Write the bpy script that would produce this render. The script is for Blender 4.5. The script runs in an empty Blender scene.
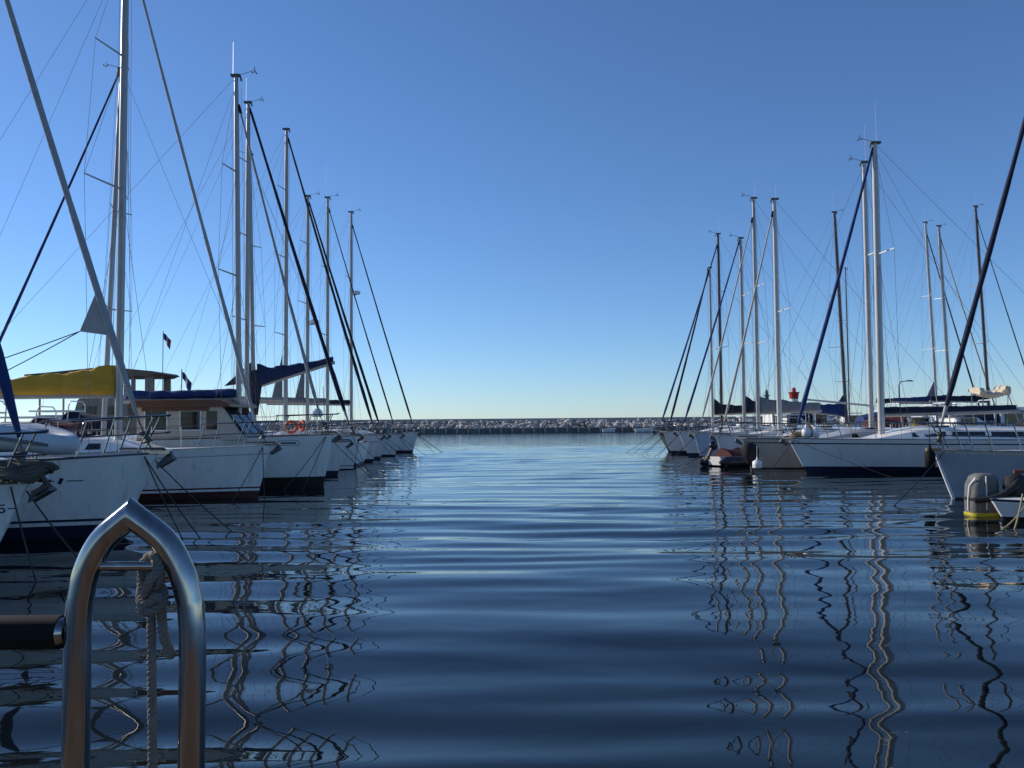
import bpy, math, random
from mathutils import Vector, Matrix

# ------------------------------------------------------------------ camera, sky, sun, exposure
SC = bpy.context.scene
COL = SC.collection
R = math.radians
FPX = 850.0
CAM_Z = 1.8
cam_d = bpy.data.cameras.new('camera')
cam = bpy.data.objects.new('camera', cam_d)
COL.objects.link(cam)
cam_d.sensor_width = 36.0
cam_d.lens = FPX / 1024.0 * 36.0
cam_d.clip_start = 0.05
cam_d.clip_end = 8000.0
CR = Matrix.Rotation(R(90 + 2.694), 4, 'X') @ Matrix.Rotation(R(-0.5), 4, 'Z')
cam.matrix_world = Matrix.Translation((0, 0, CAM_Z)) @ CR
SC.camera = cam

SUN_EL, SUN_AZ = 26.0, -66.0          # azimuth measured from the view direction, minus = to the left
w = bpy.data.worlds.new('World')
SC.world = w
w.use_nodes = True
nt = w.node_tree
sky = nt.nodes.new('ShaderNodeTexSky')
sky.sky_type = 'NISHITA'
sky.sun_disc = False
sky.sun_elevation = R(SUN_EL)
sky.sun_rotation = R(SUN_AZ)
sky.altitude = 1200
sky.air_density = 1.0
sky.dust_density = 0.25
sky.ozone_density = 6.0
bg = nt.nodes['Background']
bg.inputs['Strength'].default_value = 0.09
tint = nt.nodes.new('ShaderNodeMix')
tint.data_type = 'RGBA'
tint.blend_type = 'MULTIPLY'
tint.inputs['Factor'].default_value = 1.0
tint.inputs[7].default_value = (0.93, 1.01, 1.10, 1)
nt.links.new(sky.outputs['Color'], tint.inputs[6])
nt.links.new(tint.outputs[2], bg.inputs['Color'])

sd = bpy.data.lights.new('sun', 'SUN')
sun = bpy.data.objects.new('sun', sd)
COL.objects.link(sun)
sd.energy = 3.0
sd.angle = R(0.5)
sd.color = (1.0, 0.93, 0.84)
sv = Vector((math.sin(R(SUN_AZ)) * math.cos(R(SUN_EL)), math.cos(R(SUN_AZ)) * math.cos(R(SUN_EL)), math.sin(R(SUN_EL))))
sun.rotation_euler = sv.to_track_quat('Z', 'Y').to_euler()

SC.view_settings.view_transform = 'Standard'
SC.view_settings.look = 'None'
SC.view_settings.gamma = 1.0
SC.view_settings.use_curve_mapping = False
SC.view_settings.exposure = 0.46
SC.cycles.max_bounces = 8
SC.cycles.glossy_bounces = 5

rnd = random.Random(11)


def X(px, D, py=424):
    """world x of photo column px for something standing D metres ahead (near horizon height)"""
    v = CR @ Vector(((px - 512) / FPX, (384 - py) / FPX, -1, 0))
    return v.x / v.y * D


def Zp(px, py, D):
    v = CR @ Vector(((px - 512) / FPX, (384 - py) / FPX, -1, 0))
    return CAM_Z + v.z / v.y * D


def W(px, py, D):
    return Vector((X(px, D, py), D, Zp(px, py, D)))


# ------------------------------------------------------------------ materials
MATS = {}


def mat(name, col, rough=0.5, metal=0.0, noise=0.0, nscale=3.0, col2=None, bump=0.0, bscale=20.0, stretch=(1, 1, 1), spec=0.5, trans=0.0):
    if name in MATS:
        return MATS[name]
    m = bpy.data.materials.new(name)
    m.use_nodes = True
    t = m.node_tree
    b = t.nodes['Principled BSDF']
    b.inputs['Base Color'].default_value = (*col, 1)
    b.inputs['Roughness'].default_value = rough
    b.inputs['Metallic'].default_value = metal
    b.inputs['Specular IOR Level'].default_value = spec
    if trans:
        b.inputs['Transmission Weight'].default_value = trans
    tc = t.nodes.new('ShaderNodeTexCoord')
    mp = t.nodes.new('ShaderNodeMapping')
    mp.inputs['Scale'].default_value = stretch
    t.links.new(tc.outputs['Object'], mp.inputs['Vector'])
    if noise or col2:
        n = t.nodes.new('ShaderNodeTexNoise')
        n.inputs['Scale'].default_value = nscale
        n.inputs['Detail'].default_value = 6
        n.inputs['Roughness'].default_value = 0.65
        t.links.new(mp.outputs['Vector'], n.inputs['Vector'])
        r = t.nodes.new('ShaderNodeValToRGB')
        r.color_ramp.elements[0].position = 0.32
        r.color_ramp.elements[1].position = 0.68
        c2 = col2 or tuple(c * (1 - noise) for c in col)
        r.color_ramp.elements[0].color = (*c2, 1)
        r.color_ramp.elements[1].color = (*col, 1)
        t.links.new(n.outputs['Fac'], r.inputs['Fac'])
        t.links.new(r.outputs['Color'], b.inputs['Base Color'])
    if bump:
        n2 = t.nodes.new('ShaderNodeTexNoise')
        n2.inputs['Scale'].default_value = bscale
        n2.inputs['Detail'].default_value = 4
        t.links.new(mp.outputs['Vector'], n2.inputs['Vector'])
        bp = t.nodes.new('ShaderNodeBump')
        bp.inputs['Strength'].default_value = bump
        bp.inputs['Distance'].default_value = 0.02
        t.links.new(n2.outputs['Fac'], bp.inputs['Height'])
        t.links.new(bp.outputs['Normal'], b.inputs['Normal'])
    MATS[name] = m
    return m


GEL = mat('gelcoat_white', (0.87, 0.85, 0.80), 0.2, col2=(0.78, 0.74, 0.67), nscale=1.6, stretch=(2.2, 2.2, 0.3), bump=0.05, bscale=1.5)
GELB = mat('gelcoat_beige', (0.60, 0.53, 0.43), 0.4, noise=0.22, nscale=1.5, stretch=(1.2, 1.2, 0.35))
GELG = mat('gelcoat_grey', (0.42, 0.44, 0.46), 0.35, noise=0.2, nscale=1.5)
GELLB = mat('gelcoat_pale_blue', (0.50, 0.58, 0.68), 0.3, noise=0.14, nscale=1.5)
DECK = mat('deck_nonskid', (0.66, 0.65, 0.61), 0.7, noise=0.2, nscale=2.5, bump=0.2, bscale=60)
TEAK = mat('teak', (0.23, 0.12, 0.06), 0.6, noise=0.4, nscale=5, stretch=(1, 12, 1), bump=0.2, bscale=15)
TEAKD = mat('varnished_wood', (0.14, 0.055, 0.025), 0.35, noise=0.4, nscale=6, stretch=(1, 1, 8))
ALU = mat('anodised_aluminium', (0.42, 0.39, 0.36), 0.36, metal=0.35, noise=0.18, nscale=1.2)
ALUW = mat('painted_white_spar', (0.62, 0.58, 0.53), 0.38, noise=0.15, nscale=1.2)
ALUD = mat('brown_spar', (0.10, 0.075, 0.07), 0.4, metal=0.3, noise=0.2)
INOX = mat('stainless_steel', (0.40, 0.375, 0.35), 0.11, metal=1.0, noise=0.35, nscale=14, stretch=(5, 5, .5))
WIRE = mat('rigging_wire', (0.09, 0.09, 0.10), 0.75, spec=0.2)
NAVY = mat('navy_canvas', (0.009, 0.014, 0.040), 0.85, noise=0.35, nscale=6, bump=0.6, bscale=9)
BLUE = mat('blue_canvas', (0.014, 0.040, 0.15), 0.85, noise=0.3, nscale=6, bump=0.6, bscale=9)
GOLD = mat('gold_canvas', (0.70, 0.36, 0.03), 0.85, noise=0.22, nscale=3, bump=0.8, bscale=5, stretch=(0.5, 1, 2))
CREAM = mat('cream_canvas', (0.66, 0.56, 0.40), 0.85, noise=0.25, nscale=8, bump=1.0, bscale=12)
SAILW = mat('white_sailcloth', (0.46, 0.44, 0.41), 0.8, noise=0.2, nscale=5, bump=0.5, bscale=12)
SAILG = mat('grey_sailcloth', (0.22, 0.22, 0.23), 0.8, noise=0.25, nscale=5, bump=0.5, bscale=12)
BLACKC = mat('black_canvas', (0.014, 0.014, 0.018), 0.8, noise=0.4, nscale=8, bump=0.8, bscale=10)
REDC = mat('red_canvas', (0.10, 0.018, 0.016), 0.8, noise=0.3, nscale=6, bump=0.6, bscale=10)
GLASS = mat('dark_window', (0.012, 0.014, 0.016), 0.06)
BRGLASS = mat('bright_window', (0.25, 0.36, 0.38), 0.08)
RUB = mat('black_rubber', (0.007, 0.007, 0.008), 0.75, spec=0.2)
ANTI_N = mat('antifouling_navy', (0.012, 0.02, 0.05), 0.5, noise=0.3)
ANTI_K = mat('antifouling_black', (0.016, 0.014, 0.013), 0.6, noise=0.3)
ANTI_R = mat('antifouling_brown', (0.07, 0.025, 0.02), 0.6, noise=0.3)
STR_N = mat('stripe_navy', (0.015, 0.02, 0.05), 0.35)
STR_R = mat('stripe_maroon', (0.08, 0.018, 0.02), 0.4)
STR_G = mat('stripe_grey', (0.12, 0.13, 0.15), 0.4)
ORANGE = mat('orange_foam', (0.62, 0.10, 0.02), 0.6, noise=0.15)
YELLOW = mat('yellow_paint', (0.60, 0.50, 0.02), 0.55, noise=0.35, nscale=9)
YELD = mat('yellow_canvas', (0.60, 0.38, 0.02), 0.8, noise=0.25)
ROPEW = mat('rope_white', (0.21, 0.19, 0.16), 0.9, noise=0.35, nscale=30, bump=0.5, bscale=120)
ROPED = mat('rope_dark', (0.06, 0.055, 0.05), 0.9, noise=0.3, nscale=20)
ROPET = mat('rope_tan', (0.34, 0.26, 0.15), 0.9, noise=0.3, nscale=20)
GALV = mat('galvanised_steel', (0.16, 0.15, 0.14), 0.6, metal=0.5, noise=0.4, nscale=12)
PLW = mat('white_plastic', (0.78, 0.78, 0.76), 0.35)
GREYC = mat('grey_canvas_cover', (0.19, 0.185, 0.17), 0.75, noise=0.55, nscale=4, bump=0.4, bscale=14)
ROCK = mat('rock', (0.58, 0.53, 0.47), 0.9, col2=(0.20, 0.18, 0.16), nscale=0.35, bump=0.9, bscale=2.0)
CONC = mat('concrete', (0.48, 0.45, 0.41), 0.9, noise=0.35, nscale=0.5, bump=0.4, bscale=3)
CONCD = mat('weathered_quay', (0.20, 0.19, 0.18), 0.9, noise=0.5, nscale=0.6, bump=0.4, bscale=3)
REDP = mat('red_paint', (0.50, 0.035, 0.02), 0.5, noise=0.2)
GREENP = mat('green_paint', (0.02, 0.14, 0.08), 0.5, noise=0.2)
TANR = mat('tan_roof', (0.20, 0.14, 0.085), 0.6, noise=0.25)
PLANK = mat('pier_planks', (0.17, 0.115, 0.075), 0.8, noise=0.4, nscale=4, stretch=(1, 9, 1), bump=0.4, bscale=12)


# ------------------------------------------------------------------ mesh builder
class MB:
    def __init__(s):
        s.v = []; s.f = []; s.m = []

    def add(s, vs, fs, mi=0):
        o = len(s.v)
        s.v += [tuple(p) for p in vs]
        for k, f in enumerate(fs):
            s.f.append(tuple(i + o for i in f))
            s.m.append(mi[k] if isinstance(mi, (list, tuple)) else mi)
        return s

    def box(s, c, d, mi=0, taper=1.0, rz=0):
        hx, hy, hz = d[0] / 2, d[1] / 2, d[2] / 2
        ca, sa = math.cos(rz), math.sin(rz)
        vs = []
        for z, k in ((-hz, 1), (hz, taper)):
            for x, y in ((-hx, -hy), (hx, -hy), (hx, hy), (-hx, hy)):
                x *= k; y *= k
                vs.append((c[0] + x * ca - y * sa, c[1] + x * sa + y * ca, c[2] + z))
        return s.add(vs, [(3, 2, 1, 0), (4, 5, 6, 7), (0, 1, 5, 4), (1, 2, 6, 5), (2, 3, 7, 6), (3, 0, 4, 7)], mi)

    def tube(s, pts, r, n=6, mi=0, sq=1.0, cap=True):
        pts = [Vector(p) for p in pts]
        k = len(pts)
        rs = r if isinstance(r, (list, tuple)) else [r] * k
        vs = []
        up = None
        for i, p in enumerate(pts):
            if i == 0: t = pts[1] - p
            elif i == k - 1: t = p - pts[i - 1]
            else: t = (pts[i + 1] - p).normalized() + (p - pts[i - 1]).normalized()
            t.normalize()
            if up is None:
                a = Vector((0, 1, 0)) if abs(t.y) < 0.9 else Vector((1, 0, 0))
                up = (a - t * a.dot(t)).normalized()
            else:
                up = (up - t * up.dot(t)).normalized()
            bi = t.cross(up)
            mit = 1.0
            if 0 < i < k - 1:
                cs = max(0.3, t.dot((pts[i + 1] - p).normalized()))
                mit = 1.0 / cs
            for j in range(n):
                a = 2 * math.pi * j / n
                vs.append(p + up * (math.cos(a) * rs[i] * sq) + bi * (math.sin(a) * rs[i] * (mit if abs(mit) < 1.6 else 1.6)))
        fs = []
        for i in range(k - 1):
            for j in range(n):
                j2 = (j + 1) % n
                fs.append((i * n + j, i * n + j2, (i + 1) * n + j2, (i + 1) * n + j))
        if cap:
            fs.append(tuple(range(n))[::-1])
            fs.append(tuple((k - 1) * n + j for j in range(n)))
        return s.add(vs, fs, mi)

    def loft(s, secs, mi=0, closed=False, caps=True):
        n = len(secs[0])
        vs = [p for sec in secs for p in sec]
        fs = []; ms = []
        for i in range(len(secs) - 1):
            for j in range(n if closed else n - 1):
                j2 = (j + 1) % n
                fs.append((i * n + j, i * n + j2, (i + 1) * n + j2, (i + 1) * n + j))
                ms.append(mi[j] if isinstance(mi, (list, tuple)) else mi)
        if caps:
            c = mi[0] if isinstance(mi, (list, tuple)) else mi
            if isinstance(caps, int) and not isinstance(caps, bool): c = caps - 1
            fs.append(tuple(range(n))[::-1]); ms.append(c)
            fs.append(tuple((len(secs) - 1) * n + j for j in range(n))); ms.append(c)
        return s.add(vs, fs, ms)

    def ball(s, c, r, n=10, m=7, mi=0, sc=(1, 1, 1), jit=0, rg=None):
        vs = [(c[0], c[1], c[2] - r * sc[2])]
        for i in range(1, m):
            th = math.pi * i / m - math.pi / 2
            for j in range(n):
                a = 2 * math.pi * j / n
                q = 1 + (rg.uniform(-jit, jit) if rg else 0)
                vs.append((c[0] + r * sc[0] * q * math.cos(th) * math.cos(a), c[1] + r * sc[1] * q * math.cos(th) * math.sin(a), c[2] + r * sc[2] * q * math.sin(th)))
        vs.append((c[0], c[1], c[2] + r * sc[2]))
        fs = [(0, 1 + (j + 1) % n, 1 + j) for j in range(n)]
        for i in range(m - 2):
            for j in range(n):
                a = 1 + i * n + j; b = 1 + i * n + (j + 1) % n
                fs.append((a, b, b + n, a + n))
        L = len(vs) - 1
        fs += [(L, L - n + j, L - n + (j + 1) % n) for j in range(n)]
        return s.add(vs, fs, mi)

    def prism(s, poly, y0, y1, mi=0):
        """poly in (x,z), extruded along y"""
        n = len(poly)
        vs = [(x, y0, z) for x, z in poly] + [(x, y1, z) for x, z in poly]
        fs = [tuple(range(n)), tuple(range(2 * n - 1, n - 1, -1))]
        fs += [(i, i + n, (i + 1) % n + n, (i + 1) % n) for i in range(n)]
        return s.add(vs, fs, mi)

    def build(s, name, mats, parent=None, ang=35, fix=True):
        me = bpy.data.meshes.new(name)
        me.from_pydata(s.v, [], s.f)
        if not isinstance(mats, (list, tuple)): mats = [mats]
        for q in mats: me.materials.append(q)
        if len(mats) > 1: me.polygons.foreach_set('material_index', s.m)
        if fix:
            import bmesh
            bm = bmesh.new(); bm.from_mesh(me)
            bmesh.ops.recalc_face_normals(bm, faces=bm.faces)
            bm.to_mesh(me); bm.free()
        me.polygons.foreach_set('use_smooth', [True] * len(me.polygons))
        me.set_sharp_from_angle(angle=R(ang))
        me.update()
        o = bpy.data.objects.new(name, me)
        COL.objects.link(o)
        if parent: o.parent = parent
        return o


def tag(o, label=None, cat=None, group=None, kind=None):
    if label: o['label'] = label
    if cat: o['category'] = cat
    if group: o['group'] = group
    if kind: o['kind'] = kind
    return o


def empty(name, loc=(0, 0, 0), rz=0.0):
    o = bpy.data.objects.new(name, None)
    o.empty_display_size = 0.3
    o.location = loc
    o.rotation_euler = (0, 0, rz)
    COL.objects.link(o)
    return o


def sag(a, b, s, n=10):
    a = Vector(a); b = Vector(b)
    return [a.lerp(b, i / n) - Vector((0, 0, s * 4 * (i / n) * (1 - i / n))) for i in range(n + 1)]


# ------------------------------------------------------------------ setting: water, pier under the camera, pontoons
def make_water():
    m = bpy.data.materials.new('harbour_water')
    m.use_nodes = True
    t = m.node_tree
    b = t.nodes['Principled BSDF']
    b.inputs['Base Color'].default_value = (0.005, 0.008, 0.008, 1)
    b.inputs['Roughness'].default_value = 0.015
    b.inputs['IOR'].default_value = 1.275
    tc = t.nodes.new('ShaderNodeTexCoord')

    def layer(sx, sy, rot, detail, amp, rough=0.5, dist=0.0, off=0.0):
        mp = t.nodes.new('ShaderNodeMapping')
        mp.inputs['Rotation'].default_value = (0, 0, R(rot))
        mp.inputs['Scale'].default_value = (sx, sy, 1)
        mp.inputs['Location'].default_value = (off, off * 0.7, 0)
        n = t.nodes.new('ShaderNodeTexNoise')
        n.noise_dimensions = '2D'
        n.inputs['Scale'].default_value = 1.0
        n.inputs['Detail'].default_value = detail
        n.inputs['Roughness'].default_value = rough
        n.inputs['Distortion'].default_value = dist
        t.links.new(tc.outputs['Object'], mp.inputs['Vector'])
        t.links.new(mp.outputs['Vector'], n.inputs['Vector'])
        mu = t.nodes.new('ShaderNodeMath'); mu.operation = 'MULTIPLY'
        mu.inputs[1].default_value = amp
        t.links.new(n.outputs['Fac'], mu.inputs[0])
        return mu.outputs[0]

    # the long waves are real geometry out to 70 m; beyond that they carry on as bump
    sep = t.nodes.new('ShaderNodeSeparateXYZ')
    t.links.new(tc.outputs['Object'], sep.inputs[0])
    mr = t.nodes.new('ShaderNodeMapRange')
    mr.interpolation_type = 'SMOOTHSTEP'
    mr.inputs['From Min'].default_value = 50
    mr.inputs['From Max'].default_value = 75
    t.links.new(sep.outputs[1], mr.inputs['Value'])
    far = layer(0.30, 1.3, -5, 1, 0.020, off=7.7)
    fm = t.nodes.new('ShaderNodeMath'); fm.operation = 'MULTIPLY'
    t.links.new(far, fm.inputs[0]); t.links.new(mr.outputs[0], fm.inputs[1])
    ls = [fm.outputs[0],
          layer(1.3, 3.4, -7, 0, 0.0030, off=9.9),
          layer(2.6, 4.4, -9, 1, 0.0009, off=5.9),
          layer(8.0, 12.0, 5, 1, 0.00016, off=2.9)]
    acc = ls[0]
    for q in ls[1:]:
        ad = t.nodes.new('ShaderNodeMath'); ad.operation = 'ADD'
        t.links.new(acc, ad.inputs[0]); t.links.new(q, ad.inputs[1])
        acc = ad.outputs[0]
    rr = t.nodes.new('ShaderNodeMapRange')
    rr.inputs['From Min'].default_value = 25
    rr.inputs['From Max'].default_value = 150
    rr.inputs['To Min'].default_value = 0.012
    rr.inputs['To Max'].default_value = 0.11
    t.links.new(sep.outputs[1], rr.inputs['Value'])
    t.links.new(rr.outputs[0], b.inputs['Roughness'])
    bp = t.nodes.new('ShaderNodeBump')
    bp.inputs['Strength'].default_value = 1.0
    bp.inputs['Distance'].default_value = 1.0
    t.links.new(acc, bp.inputs['Height'])
    t.links.new(bp.outputs['Normal'], b.inputs['Normal'])
    from mathutils import noise as NZ
    S = 4000
    XA, XB, YA, YB = -30.0, 32.0, 0.8, 75.0
    ys = []; y = YA
    while y < YB:
        ys.append(y); y += 0.07 + 0.0022 * y
    ys.append(YB)
    nx = 260
    xs = [XA + (XB - XA) * i / nx for i in range(nx + 1)]
    sp = [(0.12, 0.55, 3, WAVE[0], 3.1), (0.26, 1.25, -6, WAVE[1], 17.7), (0.55, 1.0, 15, WAVE[2], 41.3), (0.9, 0.5, -20, WAVE[3], 57.9), (0.45, 2.3, 4, WAVE[4], 77.7)]
    pre = [(math.cos(R(a)), math.sin(R(a)), fx, fy, am, off) for fx, fy, a, am, off in sp]
    vs = []
    for y in ys:
        ey = min(1, (y - YA) / 2.0, (YB - y) / 18.0)
        ey = max(0, ey)
        for x in xs:
            e = ey * max(0, min(1, (x - XA) / 4, (XB - x) / 4))
            z = 0.0
            if e > 0:
                g = (1 + .75 * math.exp(-y / 8)) * (0.7 + 0.8 * NZ.noise((x * .07 + 9, y * .11, 2.0)))
                q = NZ.noise((x * .10, y * .16, 5.5)); q2 = NZ.noise((x * .17 + 4, y * .25, 8.5))
                z += WAVE[5] * (.55 + 1.1 * NZ.noise((x * .11, y * .19, 21.0))) * math.sin(y * 4.6 + 7.0 * q + .12 * x)
                z += WAVE[6] * (.5 + 1.3 * NZ.noise((x * .15, y * .3, 31.0))) * math.sin(y * 8.8 + 8.0 * q2 - .2 * x)
                for ca, sa, fx, fy, am, off in pre:
                    z += am * NZ.noise(((x * ca - y * sa) * fx + off, (x * sa + y * ca) * fy, off))
                z *= e * g
            vs.append((x, y, z))
    n1 = nx + 1
    fs = [(j * n1 + i, j * n1 + i + 1, (j + 1) * n1 + i + 1, (j + 1) * n1 + i) for j in range(len(ys) - 1) for i in range(nx)]
    b0_ = len(vs)
    vs += [(-S, -S, 0), (S, -S, 0), (S, S, 0), (-S, S, 0), (XA, YA, 0), (XB, YA, 0), (XB, YB, 0), (XA, YB, 0)]
    fs += [(b0_, b0_ + 1, b0_ + 5, b0_ + 4), (b0_ + 1, b0_ + 2, b0_ + 6, b0_ + 5), (b0_ + 2, b0_ + 3, b0_ + 7, b0_ + 6), (b0_ + 3, b0_, b0_ + 4, b0_ + 7)]
    mb = MB(); mb.add(vs, fs)
    o = mb.build('water', m, fix=False, ang=180)
    tag(o, kind='structure')
    return o


WAVE = (0.030, 0.024, 0.018, 0.009, 0.008, 0.0155, 0.005)
make_water()

mb = MB()
for i in range(16):
    mb.box((0, -2.35 + i * 0.215, 0.72), (5.0, 0.205, 0.05))
mb.box((0, -0.7, 0.60), (4.9, 3.3, 0.18))
for sx in (-2.2, 0, 2.2):
    mb.tube([(sx, 0.7, 0.52), (sx, 0.7, -2)], 0.12, 10)
    mb.tube([(sx, -1.9, 0.52), (sx, -1.9, -2)], 0.12, 10)
tag(mb.build('pier', PLANK), kind='structure')

for x0, x1, y0, y1 in ((-22.0, -19.6, 6, 75), (26.0, 28.4, 6, 78)):
    mb = MB()
    mb.box(((x0 + x1) / 2, (y0 + y1) / 2, 0.28), (x1 - x0, y1 - y0, 0.5))
    y = y0 + 0.15
    while y < y1:
        mb.box(((x0 + x1) / 2, y, 0.555), (x1 - x0 + 0.08, 0.27, 0.04), mi=1)
        y += 0.3
    tag(mb.build('pontoon', [CONC, PLANK]), kind='structure')


# ------------------------------------------------------------------ sailing boat builder
class Hull:
    def __init__(s, L=12, B=3.7, Fb=1.35, Fs=1.05, rake=0.3, full=0.62):
        s.L, s.B, s.Fb, s.Fs, s.rake, s.full = L, B, Fb, Fs, rake, full

    def b(s, u):
        if u < s.full:
            k = 1 - u / s.full
            return max(0.03, s.B / 2 * (1 - k ** 1.9) ** 0.95)
        k = (u - s.full) / (1 - s.full)
        return s.B / 2 * (1 - 0.27 * k ** 1.8)

    def zs(s, u):
        return s.Fs + (s.Fb - s.Fs) * (1 - u) ** 1.7

    def pt(s, u, z, side):
        zs = s.zs(u)
        k = max(0.0, (z + 0.5) / (zs + 0.5))
        e = 0.22 + 0.65 * max(0, 1 - u / 0.45) ** 1.2
        hb = s.b(u) * k ** e
        x = -u * s.L - s.rake * (1 - (z / zs if z < zs else 1)) * (1 - u) ** 2.5 + 0.35 * (1 - k) * u ** 5
        return (x, side * hb, z)


US = [0, .01, .025, .05, .08, .12, .17, .22, .28, .35, .42, .5, .58, .66, .74, .82, .9, .96, 1.0]


def hull_dirt(m):
    t = m.node_tree
    b = t.nodes['Principled BSDF']
    src = b.inputs['Base Color'].links[0].from_socket
    tc = t.nodes.new('ShaderNodeTexCoord')
    mp = t.nodes.new('ShaderNodeMapping'); mp.inputs['Scale'].default_value = (7, 7, .5)
    n = t.nodes.new('ShaderNodeTexNoise'); n.inputs['Scale'].default_value = 1.4; n.inputs['Detail'].default_value = 5
    r = t.nodes.new('ShaderNodeValToRGB')
    r.color_ramp.elements[0].position = .60; r.color_ramp.elements[1].position = .80
    r.color_ramp.elements[0].color = (0, 0, 0, 1); r.color_ramp.elements[1].color = (.55, .55, .55, 1)
    mx = t.nodes.new('ShaderNodeMix'); mx.data_type = 'RGBA'
    mx.inputs[7].default_value = (.34, .27, .18, 1)
    t.links.new(tc.outputs['Object'], mp.inputs[0]); t.links.new(mp.outputs[0], n.inputs['Vector'])
    t.links.new(n.outputs['Fac'], r.inputs[0]); t.links.new(r.outputs[0], mx.inputs[0])
    t.links.new(src, mx.inputs[6]); t.links.new(mx.outputs[2], b.inputs['Base Color'])


for m_ in (GEL, GELB, GELG): hull_dirt(m_)


def build_hull(root, h, hullm, anti, stripe, z1=0.10, z2=0.17, z0=-0.5, sheer=None, sf=(0.84, 0.89), stripe2=None):
    mats = [hullm, anti, stripe, sheer or hullm, stripe2 or hullm]
    rows = [(-0.5, 1), (-0.2, 1), (0.02, 1), (z1, 1), (z2, 2), (z2 + 0.06, 0), (z2 + 0.10, 4)]
    fr = [0.25, 0.5, 0.7, sf[0], sf[1], 1.0]
    secs = []
    for u in US:
        zs = h.zs(u)
        lv = [r[0] for r in rows]
        lv += [lv[-1] + (zs - lv[-1]) * f for f in fr]
        sec = [h.pt(u, z, 1) for z in lv[::-1]] + [h.pt(u, z, -1) for z in lv]
        secs.append(sec)
    up = [r[1] for r in rows[1:]] + [0, 0, 0, 0, 3, 0]    # material of each interval from the bottom
    mi = up[::-1] + [1] + up
    mb = MB()
    mb.loft(secs, mi=mi, closed=False, caps=False)
    n = len(secs[0])
    k = (len(US) - 1) * n
    half = n // 2
    # transom strips
    for j in range(half - 1):
        mb.f.append((k + j, k + j + 1, k + n - 2 - j, k + n - 1 - j)); mb.m.append(mi[j])
    for j in range(half - 1):
        mb.f.append((j, j + 1, n - 2 - j, n - 1 - j)); mb.m.append(mi[j])
    hull = mb.build('hull', mats, root, ang=40)
    mb = MB()
    secs = []
    for u in US:
        b = h.b(u) - 0.01; z = h.zs(u) - 0.015
        c = 0.07 * min(1, b)
        x = -u * h.L - 0.005 + (0.01 if u == 1 else 0)
        secs.append([(x, b, z), (x, b * .6, z + c * .7), (x, 0, z + c), (x, -b * .6, z + c * .7), (x, -b, z)])
    mb.loft(secs, caps=False)
    mb.build('deck', DECK, root)
    return hull


def toe_rail(root, h, m, r=0.022):
    mb = MB()
    for s in (1, -1):
        mb.tube([(-u * h.L + (0.0 if u else 0.02), s * (h.b(u) - 0.012), h.zs(u) + r * 0.7) for u in US], r, 5)
    mb.build('toe_rail', m, root)


def deckz(h, x, y=0):
    u = min(1, max(0, -x / h.L)); b = h.b(u)
    return h.zs(u) + 0.05 * (1 - abs(y) / max(b, .01))


def cabin(root, h, x0, x1, ht=0.42, wf=0.62, m=None, nwin=3, wm=None, nose=1.6, label=None):
    m = m or GEL
    N = 12
    secs = []; info = []
    for i in range(N + 1):
        k = i / N
        x = -(x0 + (x1 - x0) * k)
        u = -x / h.L
        hh = ht * min(1, 0.06 + (k * (x1 - x0) / nose)) if k * (x1 - x0) < nose else ht
        wd = min(h.b(u) * wf, h.B / 2 * wf)
        z = h.zs(u) - 0.02
        secs.append([(x, wd, z), (x, wd * .94, z + hh * .78), (x, wd * .82, z + hh * .97), (x, 0, z + hh * 1.08), (x, -wd * .82, z + hh * .97), (x, -wd * .94, z + hh * .78), (x, -wd, z)])
        info.append((x, wd, z, hh))
    mb = MB(); mb.loft(secs)
    cab = mb.build('cabin', m, root, ang=30)

    def lerp(x):
        for a, b in zip(info, info[1:]):
            if b[0] <= x <= a[0]:
                k = (a[0] - x) / (a[0] - b[0])
                return tuple(p + (q - p) * k for p, q in zip(a, b))
        return info[-1]
    a0 = x0 + nose * 0.75
    span = (x1 - a0) / max(1, nwin)
    hx_ = -(x0 + (x1 - x0) * .42)
    q = lerp(hx_)
    mb = MB(); mb.box((hx_, 0, q[2] + q[3] * 1.09 + .015), (.52, .52, .05), taper=.94)
    mb.build('hatch', GLASS, cab)
    for s in (1, -1):
        q = lerp(-(x1 - .25))
        mb = MB(); zz_ = q[2] + q[3] * 1.0
        mb.tube([(-(x1 - .25), s * q[1] * .55, zz_ - .02), (-(x1 - .25), s * q[1] * .55, zz_ + .05), (-(x1 - .25), s * q[1] * .55, zz_ + .09), (-(x1 - .25), s * q[1] * .55, zz_ + .16)], [.075, .05, .05, .07], 10)
        mb.build('winch', INOX, cab)
    for s in (1, -1):
        for i in range(nwin):
            xa, xb = -(a0 + span * i + 0.10), -(a0 + span * (i + 1) - 0.10)
            mb = MB()
            pts = []
            for x, kk in ((xa, .30), (xb, .30), (xb, .70), (xa, .70)):
                q = lerp(x)
                y = q[1] * (1 - 0.06 * kk / .78)
                pts.append((x, s * (y + 0.006), q[2] + q[3] * kk))
            pin = [(p[0], p[1] - s * 0.012, p[2]) for p in pts]
            mb.add(pts + pin, [(0, 1, 2, 3), (7, 6, 5, 4), (0, 4, 5, 1), (1, 5, 6, 2), (2, 6, 7, 3), (3, 7, 4, 0)])
            mb.build('window', wm or GLASS, cab)
    return cab


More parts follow.
